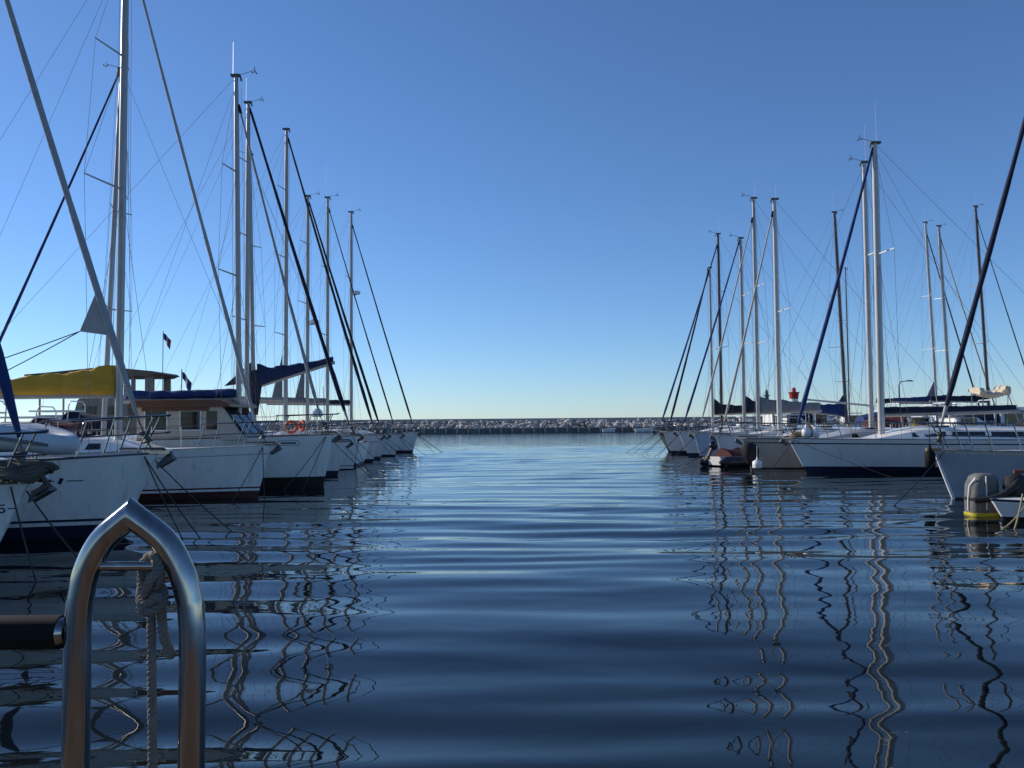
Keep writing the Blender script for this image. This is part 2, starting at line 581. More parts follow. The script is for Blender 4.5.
def sprayhood(root, h, x, m=None, ln=1.3, ht=0.75, base=0.35):
    mb = MB()
    w_ = h.B / 2 * 0.62
    z = h.zs(x / h.L) + base - 0.05
    secs = []
    for i in range(7):
        k = i / 6
        hh = ht * math.sin(math.pi / 2 * min(1, 0.12 + k * 1.25)) * (1 if k < .85 else 0.98)
        sec = []
        for j in range(11):
            a = math.pi * j / 10
            sec.append((-(x + ln * k), w_ * math.cos(a) * (1 + .03 * k), z + hh * abs(math.sin(a)) ** 0.6))
        secs.append(sec)
    mb.loft(secs, caps=False)
    o = mb.build('sprayhood', m or NAVY, root)
    sm = MB()
    sec2 = [[(p[0] + 0.012, p[1] * 1.006, p[2] + 0.01) for p in secs[i][3:8]] for i in (1, 2)]
    sm.loft(sec2, caps=False)
    sm.build('windscreen', GLASS, o)
    return o


def pulpit(root, h, ht=0.62, m=None):
    m = m or INOX
    mb = MB()
    a = [(-1.5, h.b(1.5 / h.L) - 0.06), (-0.55, h.b(.6 / h.L) + 0.0), (0.12, 0.16)]
    up = []
    for s in (1,):
        p = [(x, y, h.zs(-x / h.L if x < 0 else 0) + ht) for x, y in a] + [(0.22, 0, h.zs(0) + ht + 0.02)] + [(x, -y, h.zs(-x / h.L if x < 0 else 0) + ht) for x, y in a[::-1]]
        mb.tube(p, 0.0145, 7)
        mb.tube([(x, y * .98, z - ht * .45) for x, y, z in p], 0.011, 6)
    for s in (1, -1):
        for x, y, dx in ((-1.45, a[0][1], -.18), (-0.55, a[1][1] - .02, -.2), (0.0, 0.13, -.28)):
            zb = h.zs(max(0, -x / h.L))
            yb = min(y, h.b(max(0, -(x + dx) / h.L)) - 0.03)
            mb.tube([(x + dx, s * yb, zb), (x, s * y, zb + ht)], 0.0145, 7)
    mb.build('pulpit', m, root)


def stanchions(root, h, n=5, ht=0.6, x0=2.6, x1=None, m=None):
    x1 = x1 or h.L * 0.9
    tops = {1: [], -1: []}
    for s in (1, -1):
        tops[s].append((-1.45, s * (h.b(1.5 / h.L) - .06), h.zs(1.5 / h.L) + ht))
        for i in range(n):
            x = x0 + (x1 - x0) * i / (n - 1)
            u = x / h.L
            y = s * (h.b(u) - 0.05); z = h.zs(u)
            mb = MB(); mb.tube([(-x, y, z - 0.01), (-x, y + s * .01, z + ht)], 0.0125, 6)
            mb.build('stanchion', m or INOX, root)
            tops[s].append((-x, y, z + ht - .01))
        mb = MB()
        mb.tube(tops[s], 0.0045, 4)
        mb.tube([(x, y, z - ht * .46) for x, y, z in tops[s]], 0.0045, 4)
        mb.build('lifeline', WIRE, root)


def mast_rig(root, h, mx, H, r=0.095, m=None, spr=(0.42, 0.70), sw=0.95, vane=1, ant=1.0, sweep=0.3, lean=0.0, radar=None, backstay=True, steps=None, wr=0.0055, fore=True):
    """mx metres aft of the bow, H height of masthead above the water; lean = metres the masthead sits forward"""
    m = m or ALU
    u = mx / h.L
    z0 = deckz(h, -mx) - 0.01
    top = Vector((-mx + lean, 0, H)); foot = Vector((-mx, 0, z0))
    P = lambda k: foot.lerp(top, k)
    mb = MB()
    mb.tube([P(0), P(.5), P(.86), P(1)], [r, r, r * .92, r * .72], 10, sq=0.72)
    mast = mb.build('mast', m, root, ang=50)
    mb = MB()
    mb.box(tuple(top + Vector((-.02, 0, .03))), (r * 3.2, r * 1.4, .07))
    mb.tube([top + Vector((.12, 0, .02)), top + Vector((.16, 0, -.14))], .03, 6)
    mb.build('masthead_cap', GALV, mast)
    tips = {}
    for kk in spr:
        for s in (1, -1):
            wd = sw * (1.0 if kk < .6 else .78)
            a = P(kk); b_ = a + Vector((-sweep * wd, s * wd, .06))
            mb = MB(); mb.tube([a, b_], [.032, .02], 6, sq=.5)
            mb.build('spreader', m, mast)
            tips[(kk, s)] = b_
    yb = h.b(u) * 0.93
    for s in (1, -1):
        mb = MB()
        cp = (-mx - .15, s * yb, h.zs(u))
        pts = [P(.985)] + [tips[(k, s)] for k in sorted(spr, reverse=True)] + [cp]
        mb.tube(pts, wr, 4)
        if spr:
            mb.tube([P(min(spr)), (-mx - .55, s * yb * .97, h.zs(u))], wr, 4)
            mb.tube([P(min(spr)), (-mx + .5, s * yb * .97, h.zs(u))], wr, 4)
            if len(spr) > 1: mb.tube([P(max(spr)), tips[(min(spr), s)]], wr, 4)
        mb.build('shroud', WIRE, root)
    if backstay:
        mb = MB(); mb.tube([P(1.0), (-h.L + .12, 0, h.zs(1) + .02)], wr, 4)
        mb.build('backstay', WIRE, root)
    if fore:
        mb = MB(); mb.tube([P(.995), (-.1, 0, h.zs(0) + .05)], wr, 4)
        mb.build('forestay', WIRE, root)
    # halyards hanging beside the mast
    mb = MB()
    mb.tube([P(.97) + Vector((.14, .03, 0)), foot + Vector((.22, .1, .3))], .0045, 4)
    mb.tube([P(.9) + Vector((-.13, -.02, 0)), foot + Vector((-.16, -.05, .4))], .0045, 4)
    mb.build('halyard', ROPED, root)
    if vane:
        mb = MB()
        mb.tube([top + Vector((.05, .03, .05)), top + Vector((.42 * vane, .03, .16)), top + Vector((.55 * vane, .03, .2))], .009, 4)
        mb.tube([top + Vector((.55 * vane, .03, .12)), top + Vector((.55 * vane, .03, .30))], .012, 5)
        for q in range(3):
            a = q * 2.09 + 1
            mb.ball(tuple(top + Vector((.55 * vane + .07 * math.cos(a), .03 + .07 * math.sin(a), .13))), .028, 6, 4)
        mb.build('wind_vane', GALV, mast)
    if ant:
        mb = MB(); mb.tube([top + Vector((-.08, -.04, .05)), top + Vector((-.08, -.04, .05 + ant))], [.008, .004], 4)
        mb.build('radio_antenna', PLW, mast)
    if radar:
        c = P(radar)
        mb = MB(); mb.box(tuple(c + Vector((.2, 0, -.06))), (.3, .1, .05)); mb.build('radar_bracket', ALU, mast)
        mb = MB()
        mb.tube([c + Vector((.36, 0, -.03)), c + Vector((.36, 0, .02)), c + Vector((.36, 0, .14)), c + Vector((.36, 0, .2))], [.2, .235, .225, .12], 14)
        mb.build('radar_dome', PLW, mast)
    return P


def furled(root, h, P, m, r=0.06, kt=0.95, x0=-0.35, zb=0.55, light_foot=0.0, col2=None, drum=True, nseg=26, seed=0):
    a = Vector((x0, 0, h.zs(0) + zb)); b_ = P(kt) + Vector((.12, 0, 0))
    rg = random.Random(seed + 5)
    mb = MB()
    pts = []; rs = []
    for i in range(nseg + 1):
        k = i / nseg
        p = a.lerp(b_, k) - Vector((0, 0, .10 * math.sin(math.pi * k)))
        pts.append(p)
        prof = min(1, .35 + k * 9) * (1.12 - .55 * k)
        rs.append(r * prof * rg.uniform(.9, 1.1))
    if light_foot:
        k = max(1, int(nseg * light_foot))
        mb.tube(pts[:k + 1], rs[:k + 1], 8, mi=1)
        mb.tube(pts[k:], rs[k:], 8, mi=0)
    else:
        mb.tube(pts, rs, 8)
    f = mb.build('furled_headsail', [m, col2 or SAILW], root, ang=60)
    if drum:
        mb = MB()
        d = (b_ - a).normalized()
        s0 = Vector((-.08, 0, h.zs(0) + .06))
        mb.tube([s0, a], .014, 6)
        c = s0.lerp(a, .45)
        mb.tube([c - d * .09, c - d * .08, c - d * .03, c + d * .03, c + d * .08, c + d * .09], [.1, .1, .05, .05, .1, .1], 12)
        mb.build('furling_drum', GALV, f)
    mb = MB(); mb.tube([b_ - (b_ - a).normalized() * .05, b_ + (b_ - a).normalized() * .22], .045, 6)
    mb.build('furling_swivel', RUB, f)
    return f


def boom(root, x0, z0, x1, z1, r=0.075, m=None):
    mb = MB(); mb.tube([(x0, 0, z0), (x1, 0, z1)], r, 8, sq=.7)
    return mb.build('boom', m or ALU, root, ang=60)


def sail_cover(par, x0, z0, x1, z1, h0, h1, m, w0=.17, w1=.10, hump=0.0, seed=1, n=44, slope=1.6, name='sail_cover'):
    from mathutils import noise as NZ
    secs = []
    ln = abs(x1 - x0)
    ties = max(3, int(ln / .62))
    for i in range(n + 1):
        k = i / n
        x = x0 + (x1 - x0) * k; z = z0 + (z1 - z0) * k
        pinch = 1 - .20 * max(0, abs(math.cos(math.pi * k * ties)) - .72) / .28
        hh = h1 + (h0 - h1) * (1 - k) ** slope + hump * max(0, 1 - k * 7)
        nn = lambda q, f: NZ.noise((k * ln * f, q * 3.1, seed * 1.7))
        hh *= (1 + .10 * nn(1, 1.3) + .04 * nn(2, 5)) * (1 - .06 * (1 - pinch) / .2)
        ww = (w1 + (w0 - w1) * (1 - k)) * pinch
        end = min(1, .35 + min(k, 1 - k) * 14)
        sec = []
        for q, (c, r_) in enumerate(((0, -.12), (.6, -.05), (.95, .12), (1.0, .32), (.80, .55), (.52, .78), (.25, .94), (0, 1), (-.25, .94), (-.52, .78), (-.80, .55), (-1.0, .32), (-.95, .12), (-.6, -.05))):
            f = 1 + .26 * nn(q * .8 + 5, 2.2) + .14 * nn(q + 9, 6.5)
            sec.append((x, c * ww * f * end, z + hh * r_ + .02 * nn(q + 3, 3)))
        secs.append(sec)
    mb = MB(); mb.loft(secs, closed=True)
    o = mb.build(name, m, par, ang=80)
    return o


def anchor(root, h):
    z = h.zs(0) + .04
    mb = MB()
    mb.tube([(-.6, 0, z + .05), (.1, 0, z + .05), (.22, 0, z - .02)], .022, 6)
    mb.add([(.22, 0, z), (.30, .10, z - .13), (.04, .09, z - .28), (.0, 0, z - .2), (.30, -.10, z - .13), (.04, -.09, z - .28)],
           [(0, 1, 2, 3), (0, 3, 5, 4), (1, 0, 4), (1, 2, 3), (4, 3, 5)])
    mb.build('anchor', GALV, root)
    mb = MB(); mb.box((.02, 0, z - .01), (.42, .13, .05)); mb.tube([(.2, -.07, z), (.2, .07, z)], .04, 8)
    mb.build('bow_roller', INOX, root)


def mooring(root, h, ends, m=None, r=.011, x=-.15, y=.12):
    for k, e in enumerate(ends):
        s = 1 if e[1] >= 0 else -1
        mb = MB(); mb.tube(sag((x, s * y, h.zs(0) - .03), e, .06, 8), r, 5)
        mb.build('mooring_line', m or ROPED, root)


def stern_rail(root, h):
    mb = MB()
    b = h.b(1) - .06; z = h.zs(1)
    p = [(-h.L + 1.2, b, z + .62), (-h.L + .12, b, z + .64), (-h.L + .02, b - .2, z + .64), (-h.L + .02, -b + .2, z + .64), (-h.L + .12, -b, z + .64), (-h.L + 1.2, -b, z + .62)]
    mb.tube(p, .0145, 6)
    mb.tube([(x, y, q - .3) for x, y, q in p], .011, 5)
    for q in p: mb.tube([(q[0], q[1], z - .01), q], .0145, 6)
    mb.build('stern_rail', INOX, root)


def cockpit(root, h, x0, x1):
    w_ = h.B / 2 * .62
    for s in (1, -1):
        mb = MB()
        mb.prism([(-x0, h.zs(x0 / h.L) - .02), (-x0, h.zs(x0 / h.L) + .36), (-x1, h.zs(x1 / h.L) + .2), (-x1, h.zs(x1 / h.L) - .02)], s * w_, s * (w_ - .22))
        mb.build('cockpit_coaming', GEL, root)
    mb = MB()
    xw = -(x1 - .5); zz = h.zs(.9) + .55
    mb.tube([(xw, 0, zz - .6), (xw, 0, zz)], .05, 8)
    mb.tube([(xw - .08, .42 * math.cos(a), zz + .05 + .42 * math.sin(a)) for a in [i * math.pi / 9 for i in range(19)]], .014, 6)
    mb.build('steering_wheel', INOX, root)


def sailboat(label, bow, D, dirn, L=12.0, B=3.7, Fb=1.35, Fs=1.05, rake=.3, hullm=None, anti=None, stripe=None, z1=.1, z2=.17, sheer=None, sf=(.84, .89),
             rail=None, mast=None, mastm=None, H=14.0, lean=0.0, spr=(.42, .70), sw=.95, ant=1.0, radar=None, mr=.095, vane=1,
             jib=None, jr=.06, jk=.95, jfoot=0, boomL=None, boomz=None, boomz1=None, boomm=None, cover=None, ch=(.55, .25), hump=0.0, group=None, yaw=0.0,
             cab=True, hood=None, lines=None, stripe2=None, nst=5, anch=True, name='sailing_boat', nwin=3, cabm=None, fore=True, jibx=-.35, sailhead=None, boomdir=-1):
    root = empty(name, (bow, D, 0), (0 if dirn > 0 else math.pi) + R(yaw + rnd.uniform(-1.6, 1.6)))
    tag(root, label, 'sailboat', group)
    h = Hull(L, B, Fb, Fs, rake)
    build_hull(root, h, hullm or GEL, anti or ANTI_N, stripe or STR_N, z1, z2, sheer=sheer, sf=sf, stripe2=stripe2)
    toe_rail(root, h, rail or ALU)
    if cab:
        cabin(root, h, 2.6, L * .66, nwin=nwin, m=cabm)
    if hood: sprayhood(root, h, L * .62, hood)
    cockpit(root, h, L * .68, L * .95)
    pulpit(root, h); stanchions(root, h, nst); stern_rail(root, h)
    if anch: anchor(root, h)
    P = None
    if mast:
        P = mast_rig(root, h, mast, H, m=mastm, lean=lean, spr=spr, sw=sw, ant=ant, radar=radar, r=mr, vane=vane, fore=fore and not jib)
        if jib: furled(root, h, P, jib, r=jr, kt=jk, light_foot=jfoot, seed=int(D * 7), x0=jibx)
        bz = boomz or Fb + 1.15
        bl = boomL or 4.2
        if bl > 0:
            x0 = -mast + boomdir * .12
            bm = boom(root, x0, bz, x0 + boomdir * bl, boomz1 or bz + .1, m=boomm)
            if cover:
                sail_cover(bm, x0 + boomdir * -.02, bz + .06, x0 + boomdir * bl * .98, (boomz1 or bz + .1) + .06, ch[0], ch[1], cover, hump=hump, seed=int(D * 3))
            # topping lift and mainsheet
            mb = MB()
            mb.tube([P(.98), (x0 + boomdir * bl, 0, (boomz1 or bz + .1) + .05)], .0045, 4)
            mb.tube([(x0 + boomdir * bl * .85, 0, bz), (x0 + boomdir * bl * .85 - .1, 0, h.zs(.8) + .3)], .012, 4)
            mb.build('mainsheet', ROPED, root)
            if sailhead:
                mb = MB()
                zt = bz + sailhead[1]
                a = x0 + boomdir * .04
                mb.add([(a, .02, bz + .1), (a + boomdir * sailhead[0], .03, bz + .14), (a, .02, zt), (a, -.02, bz + .1), (a + boomdir * sailhead[0], -.03, bz + .14), (a, -.02, zt)],
                       [(0, 1, 2), (5, 4, 3), (0, 3, 4, 1), (1, 4, 5, 2), (2, 5, 3, 0)])
                mb.build('mainsail_luff', SAILG, bm)
    mooring(root, h, lines or [(1.9, .9, -.3), (1.3, -.8, -.3)])
    return root, h, P


# ================================================================== LEFT ROW (bows point right, into the channel)
LG = 'sailing boats moored bow out along the left side'
RG = 'sailing boats moored bow out along the right side'

# --- nearest, cut by the left edge
D0 = 10.4
b0, h0, P0 = sailboat('nearest white boat cut by the left edge, blue furled headsail, rope heaped on its bow', X(30, D0), D0, 1, L=9.5, B=3.0, Fb=1.13, Fs=.95, rake=.55,
                      H=11.5, mast=2.9, jib=BLUE, jr=.07, group=LG, lines=[(.5, -.5, -.3), (.9, .3, -.3)], jibx=-.12, ant=0, nst=4, hood=NAVY, rail=TEAK)
# marks on the hull side: number 5 with a bar each side
def decal(name, root, h, strokes, mats=STR_N, th=.004):
    mb = MB()
    for pts, wd in strokes:
        for (xa, za), (xb, zb) in zip(pts, pts[1:]):
            d = Vector((xb - xa, zb - za)); n = Vector((-d.y, d.x)).normalized() * wd / 2
            q = [(xa + n.x, za + n.y), (xb + n.x, zb + n.y), (xb - n.x, zb - n.y), (xa - n.x, za - n.y)]
            vs = []
            for off in (.003, .003 + th):
                for x, z in q:
                    u = min(1, max(0.0, -x / h.L)); p = None
                    # find u so that the hull point has this x at height z
                    for _ in range(12):
                        p = h.pt(u, z, -1)
                        u = min(1, max(0, u + (p[0] - x) / h.L))
                    vs.append((x, p[1] - off, z))
            mb.add(vs, [(0, 1, 2, 3), (7, 6, 5, 4), (0, 4, 5, 1), (1, 5, 6, 2), (2, 6, 7, 3), (3, 7, 4, 0)])
    return mb.build(name, mats, root)


zc = .83
decal('hull_number', b0, h0, [([(-.25, zc + .045), (-.33, zc + .045), (-.335, zc + .005), (-.27, zc + .005), (-.255, zc - .02), (-.27, zc - .045), (-.34, zc - .045)], .015)])
decal('hull_stripe', b0, h0, [([(-.225, zc), (-.14, zc)], .012)])
decal('hull_stripe', b0, h0, [([(-.43, zc), (-.38, zc)], .02)])
mb = MB()
for i in range(5):
    mb.tube([(-.25 + (.42 + .02 * i) * math.cos(a) + i * .02, -.05 + .13 * math.sin(a) + (i - 2) * .03, h0.Fb + .07 + i * .035 + .035 * math.sin(3 * a + i)) for a in [q * math.pi / 8 for q in range(17)]], .034, 6)
mb.tube([(-.6, 0, h0.Fb + .15), (-.2, -.1, h0.Fb + .24), (.15, -.1, h0.Fb + .16), (.26, -.05, h0.Fb - .02), (.1, -.1, h0.Fb - .12)], .035, 6)
o = tag(mb.build('rope_coil', mat('rope_weathered', (.13, .11, .085), .95, noise=.5, nscale=9, bump=.6, bscale=40)), 'thick weathered rope coil heaped over the bow of the nearest left boat', 'rope')
o.location = b0.location

# --- second: white with diamond mark, navy boot top, inflatable upside down on deck
D1 = 13.9
b1, h1, P1 = sailboat('white boat with diamond mark and navy boot top, upturned tender on its foredeck', X(157, D1), D1, 1, L=11.5, B=3.6, Fb=1.36, Fs=1.02, rake=.55,
                      z1=.16, z2=.24, stripe2=STR_N, H=15, mast=4.3, jib=mat('pale_grey_sailcloth', (.40, .39, .38), .8, noise=.2, nscale=5, bump=.5, bscale=12), jr=.060, group=LG, jk=.93, lines=[(.75, -.35, -.3), (1.0, -.1, -.3), (1.3, .9, -.3)], rail=STR_N, jibx=-.3, cover=NAVY)
z = .965
decal('hull_stripe', b1, h1, [([(-1.60, z), (-1.38, z)], .014)])
decal('hull_stripe', b1, h1, [([(-1.22, z), (-1.0, z)], .014)])
decal('hull_emblem', b1, h1, [([(-1.325, z - .045), (-1.275, z + .045)], .045)])
# furled sail clew with its two sheets
mb = MB()
aa = Vector((-.3, 0, h1.Fb + .55)); bb = P1(.93)
p0 = aa.lerp(bb, .115); p1 = aa.lerp(bb, .178)
ck = p0 + Vector((-.50, -.05, .07))
mb.add([p0, p1, ck, p0 + Vector((0, .02, 0)), p1 + Vector((0, .02, 0)), ck + Vector((0, .02, 0))], [(0, 1, 2), (5, 4, 3), (0, 3, 4, 1), (1, 4, 5, 2), (2, 5, 3, 0)])
cl = mb.build('headsail_clew', SAILW, b1)
for s in (1, -1):
    mb = MB(); mb.tube(sag(ck, (-6.5, s * 1.5, 1.5), .12), .009, 5); mb.build('sheet', ROPED, b1)
# upturned tender
def tender(label, loc, rz, m, upturned=True, ln=2.7, wd=1.35, r=.2, stripe=STR_G):
    t = empty('inflatable_tender', loc, rz); tag(t, label, 'dinghy')
    mb = MB()
    pts = []
    for i in range(21):
        a = -math.pi / 2 + math.pi * i / 20
        pts.append((ln / 2 - .95 + 1.0 * math.cos(a), (wd / 2 - r) * (abs(math.sin(a)) ** .8) * (1 if a > 0 else -1), r + .12 * math.cos(a) ** 2 * (-1 if upturned else 1) + (.1 if upturned else 0)))
    pts = [(-ln / 2, -(wd / 2 - r), r)] + [(-ln / 2 + .3, -(wd / 2 - r), r)] + pts + [(-ln / 2 + .3, (wd / 2 - r), r), (-ln / 2, wd / 2 - r, r)]
    rs = [.05, r] + [r * (1 - .28 * math.cos(-math.pi / 2 + math.pi * i / 20)) for i in range(21)] + [r, .05]
    mb.tube(pts, rs, 12)
    mb.build('tube', m, t, ang=60)
    mb = MB()
    up = 1 if upturned else -1
    z = r + (.14 if upturned else -.1)
    secs = []
    for i in range(9):
        k = i / 8
        x = -ln / 2 + .1 + (ln - .35) * k
        wk = (wd / 2 - r * .9) * (1 - max(0, (k - .55) / .45) ** 2 * .92)
        secs.append([(x, -wk, z), (x, -wk * .5, z + up * .09), (x, 0, z + up * .15 * (1 - .6 * k)), (x, wk * .5, z + up * .09), (x, wk, z)])
    mb.loft(secs, caps=False)
    mb.build('floor', m, t)
    mb = MB()
    mb.tube([(p[0] * 1.0 + (0.008 if p[0] > ln / 2 - .5 else 0), p[1] * 1.0 + (-1 if p[1] < 0 else 1) * r * .985 if abs(p[1]) > .05 else p[1], p[2]) for p in pts[1:-1]], .028, 5)
    mb.build('rubbing_strake', stripe, t)
    mb = MB(); mb.box((-ln / 2 + .32, 0, r + .05), (.035, wd - 2 * r, .34)); mb.build('transom', GEL, t)
    return t


td = tender('upturned white inflatable tender on the foredeck of the boat with the diamond mark', (X(157, D1) - 2.75, D1 - .55, 1.40), R(-4), mat('hypalon_white', (.55, .58, .60), .55, noise=.15), ln=3.1, wd=1.5, r=.21)
td.rotation_euler = (0, R(2), R(-4))

# --- third: white with maroon line, gold sail cover
D2 = 21.7
b2, h2, P2 = sailboat('white boat with thin maroon boot line and gold yellow sail cover on its boom', X(270, D2), D2, 1, L=11.8, B=3.5, Fb=1.30, Fs=1.05, rake=.30,
                      anti=ANTI_R, stripe=STR_R, z1=.10, z2=.17, stripe2=STR_R, H=14.6, lean=.03, mast=3.82, mr=.1, jib=SAILW, jr=.052, jk=.97, group=LG, sheer=STR_G, sf=(.80, .815),
                      boomz=2.62, boomz1=2.60, boomL=4.6, cover=GOLD, ch=(.70, .30), lines=[(-.6, -1.9, -.3), (.2, -1.2, -.3)], rail=ALU, spr=(.50, .76), sw=1.25)

# --- fourth: wheelhouse motorsailer
D3 = 25.3
b3, h3, P3 = sailboat('tall white motorsailer with cream and brown wheelhouse, blue cover above and brown rail', X(332, D3), D3, 1, L=13, B=3.9, Fb=1.52, Fs=1.35, rake=.25,
                      anti=ANTI_K, stripe=ANTI_K, z1=.22, z2=.30, H=12.4, lean=-.16, mast=2.76, mr=.085, jib=MATS['pale_grey_sailcloth'], jr=.05, jk=.90, group=LG, spr=(.44, .73), sw=.9,
                      boomz=2.62, boomz1=2.58, boomL=3.35, cover=BLUE, ch=(.24, .24), rail=TEAK, cab=False, lines=[(-1.2, -1.9, -.3), (-.6, -1.7, -.3), (1.6, .8, -.3)])
# wheelhouse
whx0, whx1 = -2.15, -5.2           # windscreen foot, aft end
zd = 1.42
mb = MB()
poly = [(-2.25, zd), (-2.9, 2.40), (-5.3, 2.40), (-5.3, zd)]
mb.prism(poly, -1.15, 1.15)
wh = mb.build('wheelhouse', mat('cream_paint', (.58, .50, .40), .4, noise=.15), b3)
mb = MB(); mb.prism([(-2.62, 2.36), (-2.62, 2.44), (-2.9, 2.56), (-5.4, 2.56), (-5.5, 2.42), (-5.5, 2.36)], -1.27, 1.27)
mb.build('roof', TEAKD, wh)
for (xa, xb, za, zb, fr) in ((-3.02, -3.32, 1.72, 2.24, 0), (-3.5, -4.05, 1.72, 2.24, 1), (-4.45, -5.05, 1.72, 2.26, 1)):
    for s in (1, -1):
        mb = MB(); mb.box(((xa + xb) / 2, s * 1.155, (za + zb) / 2), (abs(xa - xb), .02, zb - za))
        f = mb.build('window', GLASS, wh)
        if fr:
            mb = MB()
            e = .035
            for c, d in ((((xa + xb) / 2, zb + e / 2), (abs(xa - xb) + 2 * e, e)), (((xa + xb) / 2, za - e / 2), (abs(xa - xb) + 2 * e, e)),
                         ((xa + e / 2, (za + zb) / 2), (e, zb - za)), ((xb - e / 2, (za + zb) / 2), (e, zb - za))):
                mb.box((c[0], s * 1.162, c[1]), (d[0], .035, d[1]))
            mb.build('frame', PLW, f)
mb = MB()
for s in (-.72, 0, .72):
    c = Vector((-2.28, s, zd + .18)); d = Vector((-2.84, s, 2.34))
    n = Vector((.98, 0, .65)).normalized() * .014
    mb.add([c + n + Vector((0, -.3, 0)), c + n + Vector((0, .3, 0)), d + n + Vector((0, .3, 0)), d + n + Vector((0, -.3, 0)),
            c - n + Vector((0, -.3, 0)), c - n + Vector((0, .3, 0)), d - n + Vector((0, .3, 0)), d - n + Vector((0, -.3, 0))],
           [(0, 1, 2, 3), (7, 6, 5, 4), (0, 4, 5, 1), (1, 5, 6, 2), (2, 6, 7, 3), (3, 7, 4, 0)])
mb.build('windscreen', GLASS, wh)
mb = MB(); mb.box((-4.2, -1.17, 2.31), (1.9, .05, .12)); mb.build('fascia', TEAKD, wh)
mb = MB()
zz = 1.30
pts = [(-1.15 + .28 * math.cos(a), zz + .085 * math.sin(a)) for a in [i * math.pi / 8 for i in range(17)]]
decal('name_plate', b3, h3, [([(x * 1.0, z_) for x, z_ in [(-1.42, zz - .07), (-.9, zz - .07)]], .012), ([(-1.42, zz + .07), (-.9, zz + .07)], .012), ([(-1.42, zz - .07), (-1.46, zz), (-1.42, zz + .07)], .012), ([(-.9, zz - .07), (-.86, zz), (-.9, zz + .07)], .012),
                             ([(-1.36, zz), (-.96, zz)], .055)], STR_G)
# life ring, mast-head lamp, radar post by the bow
def life_ring(label, loc, rz=0, r=.28):
    o = MB()
    o.tube([(r * math.cos(a), 0, r * math.sin(a)) for a in [i * math.pi / 10 for i in range(21)]], .055, 8, cap=False)
    q = o.build('life_ring', ORANGE); q.location = loc; q.rotation_euler = (0, 0, rz)
    tag(q, label, 'life ring'); return q


# --- fifth onwards: farther left boats
life_ring('orange horseshoe life ring hung on the rail above the motorsailer bow, left one of two', (X(291, 31.3), 31.3, 1.76), R(10), .20)
life_ring('orange life ring hung on the rail above the motorsailer bow, right one of two', (X(300, 31.3), 31.6, 1.80), R(-50), .18)
D35 = 30.2
hb, hh35, _ = sailboat('low white boat half hidden behind the motorsailer, orange life rings on its rail', X(342, D35), 30.9, 1, L=12, B=3.3, Fb=1.2, Fs=1.05, rake=.3, mast=None, lines=[(1.2, .6, -.3)], group=LG, rail=TEAK)
px_ = X(317, 30.9) - X(342, D35)
mb = MB(); mb.tube([(px_, 0, 1.15), (px_, 0, 2.15)], .03, 6); mb.build('radar_pole', INOX, hb)
mb = MB(); mb.tube([(px_, 0, 2.12), (px_, 0, 2.16), (px_, 0, 2.32), (px_, 0, 2.42)], [.16, .22, .2, .1], 12); mb.build('radar_dome', PLW, hb)
D4 = 34.7
sailboat('white boat with furled navy headsail and white boot line just beyond the motorsailer', X(357, D4), D4, 1, L=12, B=3.6, Fb=1.36, Fs=1.1, rake=.15, anti=ANTI_K, z1=.05, z2=.08, stripe=GEL, stripe2=STR_G,
         H=15.2, mast=4.5, jib=NAVY, jr=.085, jfoot=.07, jk=.97, spr=(.35, .60, .82), sw=1.0, group=LG, boomz=2.95, boomL=5.0, cover=None, boomm=ALU, lines=[(.8, -1.2, -.3), (1.4, .8, -.3)], rail=STR_G, mr=.1)
# boat with its stern to the channel: boom with blue cover rises to the right
D5 = 37.8
eb, eh, eP = sailboat('boat lying stern to the channel, navy covered boom rising steeply to the right', X(255, D5) - 4.1, D5, -1, L=9.0, B=3.0, Fb=1.2, Fs=1.05, mast=4.1, H=14.0, lean=.3, jib=None,
         boomz=3.55, boomz1=4.6, boomL=3.45, cover=mat('mid_navy_canvas', (.010, .025, .085), .85, noise=.35, nscale=6, bump=.6, bscale=9), ch=(.80, .22), hump=.25, lines=[(1.2, .5, -.3)], anch=False, yaw=0, ant=.8, name='sailing_boat', spr=(.4, .68))
mb = MB(); mb.tube([(-4.1, 0, 2.3), (-4.1, 0, 2.9), (-4.15, 0, 3.7), (-4.1, 0, 4.3)], [.16, .24, .3, .16], 9, sq=.6); mb.build('mast_cover', NAVY, eb)
mb = MB(); mb.prism([(-3.95, 4.65), (-3.95, 3.75), (-2.75, 3.60)], -.05, .05); mb.build('canvas_flap', NAVY, eb)
D6 = 41.0
sailboat('white boat whose thick black furled headsail reaches the tallest middle mast of the left row', X(380, D6), D6, 1, L=12.2, B=3.7, Fb=1.3, Fs=1.05, rake=.35, anti=ANTI_K, z1=.12, z2=.18,
         H=16.3, mast=4.55, mr=.105, jib=BLACKC, jr=.075, jk=.96, sheer=STR_G, sf=(.68, .72), group=LG, boomz=3.05, boomL=4.6, sailhead=(.5, 2.2), spr=(.33, .58, .80), ant=0, vane=0, rail=STR_G)
D7 = 44.4
sailboat('white boat with black furled headsail and round radar low on its mast, left row', X(386, D7), D7, 1, L=12, B=3.4, Fb=1.28, Fs=1.05, mast=4.1, H=13.9, mr=.1, jib=BLACKC, jr=.075, jk=.96, radar=.47, group=LG,
         boomz=3.0, boomL=5, sailhead=(.5, 2.2), cover=SAILG, ch=(.22, .2), ant=0, spr=(.55, .8), rail=ALU)
D8 = 48.8
sailboat('white boat with thin dark furled headsail, second from the far end of the left row', X(400, D8), D8, 1, L=11.5, B=3.5, Fb=1.25, Fs=1.05, mast=4.15, H=15.0, mr=.1, jib=BLACKC, jr=.045, jk=.94, group=LG,
         boomz=3.1, boomL=4.6, cover=SAILG, ch=(.22, .2), ant=2.0, spr=(.42, .70), rail=TEAK, anti=ANTI_K, z1=.08, z2=.12)
